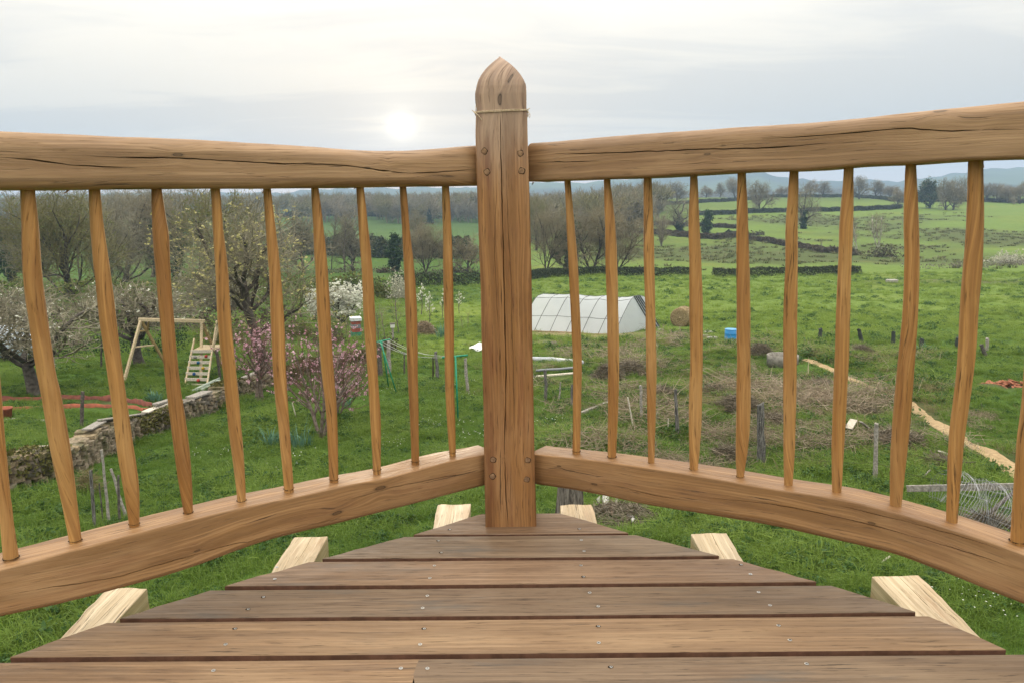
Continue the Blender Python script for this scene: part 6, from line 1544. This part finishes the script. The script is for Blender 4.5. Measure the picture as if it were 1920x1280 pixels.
# stones right of the polytunnel
M_pale = plain('pale_rock', (.42, .41, .38), (.25, .24, .22), 9, .9)
for k, (px, py, s, lab) in enumerate([(1322, 632, 9, 'flat pale stone block beside the fourth baluster'), (1335, 637, 12, 'dark-shadowed rubble stone right of the hay bale'), (1328, 626, 10, 'top slab of the small stone heap right of the hay bale'), (1265, 634, 10, 'low pale stone in front of the hay bale'), (1283, 636, 8, 'second low pale stone in front of the hay bale'), (1672, 530, 12, 'pale boulder at the hollow in the far field'), (1238, 620, 7, 'small stone at the tunnel corner')]):
    g = G(px, py); m_ = mpp(g)*s; mb = MB(); mb.box((0, 0, .25*m_), (m_*1.6, m_, m_*.5)); mb.v = [(x+.2*m_*mnoise.noise(Vector((k, i, 0))), y+.2*m_*mnoise.noise(Vector((k, i, 3))), z+.12*m_*mnoise.noise(Vector((k, i, 6)))) for i, (x, y, z) in enumerate(mb.v)]
    o = mb.build('rock', M_pale); bevel(o, m_*.1); o.location = g; tag(o, lab, 'rock')
# heap of broken roof tiles
g = G(1892, 726); rub = thing('tile_heap', 'heap of broken red roof tiles in the grass at the right edge', 'rubble', g); sr = random.Random(3); M_tile = plain('red_clay', (.34, .13, .07), (.2, .08, .05), 12, .9)
tm = []
for k in range(4):
    mb = MB(); mb.tube([(-.11, 0, 0), (.11, 0, 0)], .055, 8); mb.v = [(x, y*1.2, z*.5+(.02 if z < 0 else 0)) for x, y, z in mb.v]; tm.append(mb.mesh('roof_tile', M_tile))
for k in range(90):
    a = sr.random()*6.28; r = sr.random()**.6; o = link('roof_tile', tm[k % 4], rub); o.location = (math.cos(a)*r*.95, math.sin(a)*r*.55, (1-r*r)*.22*sr.random()+.03); o.rotation_euler = (sr.uniform(-.5, .5), sr.uniform(-.4, .4), sr.random()*6.28); s = sr.uniform(.5, 1.0); o.scale = (s, s, s)

# ------------------------------------------------------------------ stump and bark litter under the balcony
g = G(1069, 978); m_ = mpp(g); h = 95*m_; r = 23*m_; mb = MB(); NB = 36; v = []; f = []
M_stump, qu, bu = mat('stump_bark', .95, .1)
uo = qu.new('ShaderNodeTexCoord').outputs['Object']; ux, uy, uz = qu.sep(uo); un = qu.noise(qu.comb(qu.m('MULTIPLY', ux, 30), qu.m('MULTIPLY', uy, 30), qu.m('MULTIPLY', uz, 5)), 1, 6, .7)
qu.put(bu, 'Base Color', qu.mix(qu.ramp(un, .36, .62), (.05, .042, .036), (.23, .205, .18))); bb_ = qu.new('ShaderNodeBump'); bb_.inputs['Distance'].default_value = .04; qu.put(bb_, 'Height', un); qu.put(bu, 'Normal', bb_.outputs[0])
for i in range(14):
    z = -.1+(h+.1)*i/13; fl = 1+.35*math.exp(-max(z, 0)*5)
    for k in range(NB): a = 2*PI*k/NB; rr = r*fl*(1+.06*math.sin(a*5+z)+.05*math.sin(a*11+z*3)+.05*mnoise.noise(Vector((math.cos(a)*3, math.sin(a)*3, z*2)))); v.append((math.cos(a)*rr, math.sin(a)*rr, z))
for i in range(13):
    for k in range(NB): f.append((i*NB+k, i*NB+(k+1) % NB, (i+1)*NB+(k+1) % NB, (i+1)*NB+k))
f.append(tuple(13*NB+k for k in range(NB))); mb.add(v, f); o = mb.build('tree_stump', M_stump, None, True); o.location = g; tag(o, 'tall grey tree stump seen below the right bottom rail next to the post', 'stump')
M_bk1 = plain('bark_litter_pale', (.52, .52, .52), (.26, .24, .22), 30, .95, .1, .5); M_bk2 = plain('bark_litter_brown', (.22, .15, .11), (.1, .07, .05), 30, .95, .1, .5)
for k, (x0, y0, x1, y1, w, pale, lab) in enumerate([(1135, 962, 1137, 930, .13, 1, 'white flaky bark slab left in the litter below the right rail'), (1146, 972, 1147, 938, .09, 0, 'brown pointed bark strip in the litter'), (1156, 950, 1157, 932, .06, 1, 'small white bark flake right of the brown strip'), (1160, 958, 1200, 946, .035, 0, 'thin root lying across the bark litter'),
        (1178, 965, 1186, 975, .08, 1, 'pale curled root piece at the right of the litter'), (1118, 950, 1125, 940, .08, 1, 'small pale flake nearest the stump'), (1205, 958, 1216, 962, .04, 1, 'tiny pale stick under the rail right of the litter'), (1184, 985, 1190, 975, .05, 1, 'whitish root tip at the bottom of the litter'), (1168, 945, 1172, 935, .05, 0, 'brown bark bit beneath the rail')]):
    a = G(x0, y0); b = G(x1, y1); mb = MB(); P_ = [a.lerp(b, t)+Vector((.01*math.sin(t*7+k), 0, .05+.03*math.sin(t*3+k))) for t in (0, .25, .5, .75, 1)]
    org = a.copy(); mb.tube([p-org for p in P_], [w*.12, w*.4, w*.5, w*.42, w*.3], 7); mb.v = [(x, y, z*.8) for x, y, z in mb.v]; o = mb.build('bark_piece', M_bk1 if pale else M_bk2, None, True); o.location = org; tag(o, lab, 'bark')
mound('root_litter', 'dark tangle of roots and twigs beside the stump', 1160, 965, 150, 16, M_brush, 'brush pile', 900, .22, .005)

# ------------------------------------------------------------------ vegetable beds with red edging, irises
M_terra = plain('terracotta_sheet', (.36, .11, .06), (.22, .07, .045), 6, .8)
def edging(label, pxs, h, mt=M_terra):
    P = smoothpts(polyres([G(*p) for p in pxs], .15), 3); org = P[0].copy(); v = []; f = []
    for i, p in enumerate(P):
        q_ = p-org; w = .03*math.sin(i*.7)+.02*math.sin(i*1.9); hh = h*(1+.2*math.sin(i*.5)+.12*math.sin(i*1.7))
        for dy_, dz_ in ((0, -.05), (0, hh), (.025, hh), (.025, -.05)): v.append((q_.x, q_.y+w+dy_, q_.z+dz_))
    for i in range(len(P)-1):
        for k in range(3): f.append((i*4+k, (i+1)*4+k, (i+1)*4+k+1, i*4+k+1))
    mb = MB(); mb.add(v, f); o = mb.build('bed_edging', mt, None, True); o.location = org; return tag(o, label, 'edging')
edging('front strip of red edging round the vegetable bed', [(-40, 772), (60, 766), (120, 764), (190, 762), (255, 768), (300, 771)], .10)
edging('back strip of dark red edging round the vegetable bed', [(-40, 752), (60, 750), (150, 748), (225, 750), (285, 762)], .13, plain('terracotta_dark', (.24, .08, .055), (.13, .05, .04), 6, .85))
g = G(13, 786); mb = MB(); lathe(mb, [(.11, -.03), (.15, .28), (.165, .29), (.165, .33), (.14, .33), (.12, .1)], 16); o = mb.build('clay_pot', M_terra, None, True); o.location = g; tag(o, 'red clay pot in the bed at the left edge', 'pot')
M_iris = leafmat('iris_leaf', (.07, .16, .10), (.14, .26, .18), .25)
for k, (px, py, w, h, lab) in enumerate([(566, 840, 50, 46, 'clump of blue-green iris leaves right of the fifth baluster'), (508, 836, 34, 34, 'smaller iris clump left of the fifth baluster'), (650, 765, 22, 22, 'low clump of leaves near the small pink tree'), (292, 752, 34, 20, 'tuft of dark bulb leaves behind the wall by the third baluster'), (1735, 664, 40, 20, 'spiky yucca-like tuft by the square tree guard'), (828, 636, 18, 28, 'dark upright leafy weed in the mown strip')]):
    g = G(px, py); m_ = mpp(g); o = quads('iris_clump', blades(np.random.RandomState(k), 60, w*m_*.4, h*m_*1.1, .014 if k < 2 else .02, .25, .5), M_iris); o.location = g; tag(o, lab, 'plant')

# ------------------------------------------------------------------ pale car parked behind the apple tree
g = G(-6, 672); m_ = mpp(g); car = thing('parked_car', 'pale silver-blue car parked behind the apple tree at the left edge', 'car', g, R(-8))
M_carp = plain('car_paint', (.38, .46, .54), (.34, .42, .5), 2, .3, .5); M_glass = plain('car_glass', (.02, .03, .04), None, 2, .12, .6); M_tyre = plain('tyre', (.02, .02, .02), None, 5, .8)
sec = [(-2.1, .35, .62, .62), (-2.05, .28, .82, .82), (-1.3, .25, .92, .95), (-.9, .25, .95, 1.32), (-.3, .25, .95, 1.42), (.5, .25, .95, 1.42), (1.2, .25, .94, 1.25), (1.75, .25, .92, .98), (2.05, .30, .86, .86), (2.1, .36, .6, .6)]
v = []; f = []
for (x, z0_, zb, zt) in sec:
    wv = .82 if abs(x) < 1.9 else .68
    for (yy, zz) in ((-wv, z0_), (-wv-.03, (z0_+zb)/2), (-wv, zb), (-wv*.78, zt-.02), (-wv*.6, zt), (wv*.6, zt), (wv*.78, zt-.02), (wv, zb), (wv+.03, (z0_+zb)/2), (wv, z0_)): v.append((x, yy, zz))
for i in range(len(sec)-1):
    for k in range(10): f.append((i*10+k, (i+1)*10+k, (i+1)*10+(k+1) % 10, i*10+(k+1) % 10))
f.append(tuple(range(10))); f.append(tuple((len(sec)-1)*10+k for k in range(10))[::-1]); mb = MB(); mb.add(v, f); o = mb.build('body', M_carp, car, True)
for sy in (-1, 1):
    for x0_, x1_ in ((-1.0, -.05), (.03, .95)):
        mb = MB(); y0_ = sy*.835; y1_ = sy*.70; mb.add([(x0_, y0_, .97), (x1_, y0_, .97), (x1_-.05*(x1_ > 0)*3, y1_, 1.32), (x0_+.05*(x0_ < -.5)*4, y1_, 1.32)], [(0, 1, 2, 3)]); mb.build('side_window', M_glass, car)
mb = MB(); mb.add([(-1.27, -.66, .98), (-1.27, .66, .98), (-.93, .52, 1.33), (-.93, -.52, 1.33)], [(0, 1, 2, 3)]); mb.build('windscreen', M_glass, car)
for x in (-1.35, 1.3):
    for sy in (-1, 1): mb = MB(); mb.tube([(x, sy*.70, .3), (x, sy*.87, .3)], .30, 20); mb.build('wheel', M_tyre, car, True)
car.scale = (1., 1., 1.)

# ------------------------------------------------------------------ haze: the air between here and the hills
mb = MB(); mb.box((0, 0, 0), (7700, 7700, 1)); mb.v = [(x, y, -40 if z < 0 else 175) for x, y, z in mb.v]
hm = bpy.data.materials.new('haze_air'); hm.use_nodes = True; hm.node_tree.nodes.remove(hm.node_tree.nodes['Principled BSDF'])
pv = hm.node_tree.nodes.new('ShaderNodeVolumePrincipled'); pv.inputs['Color'].default_value = (.48, .70, 1.0, 1); pv.inputs['Density'].default_value = HAZE; pv.inputs['Anisotropy'].default_value = .1
hm.node_tree.links.new(pv.outputs[0], hm.node_tree.nodes['Material Output'].inputs['Volume'])
hz_o = mb.build('haze', hm); tag(hz_o, kind='stuff')
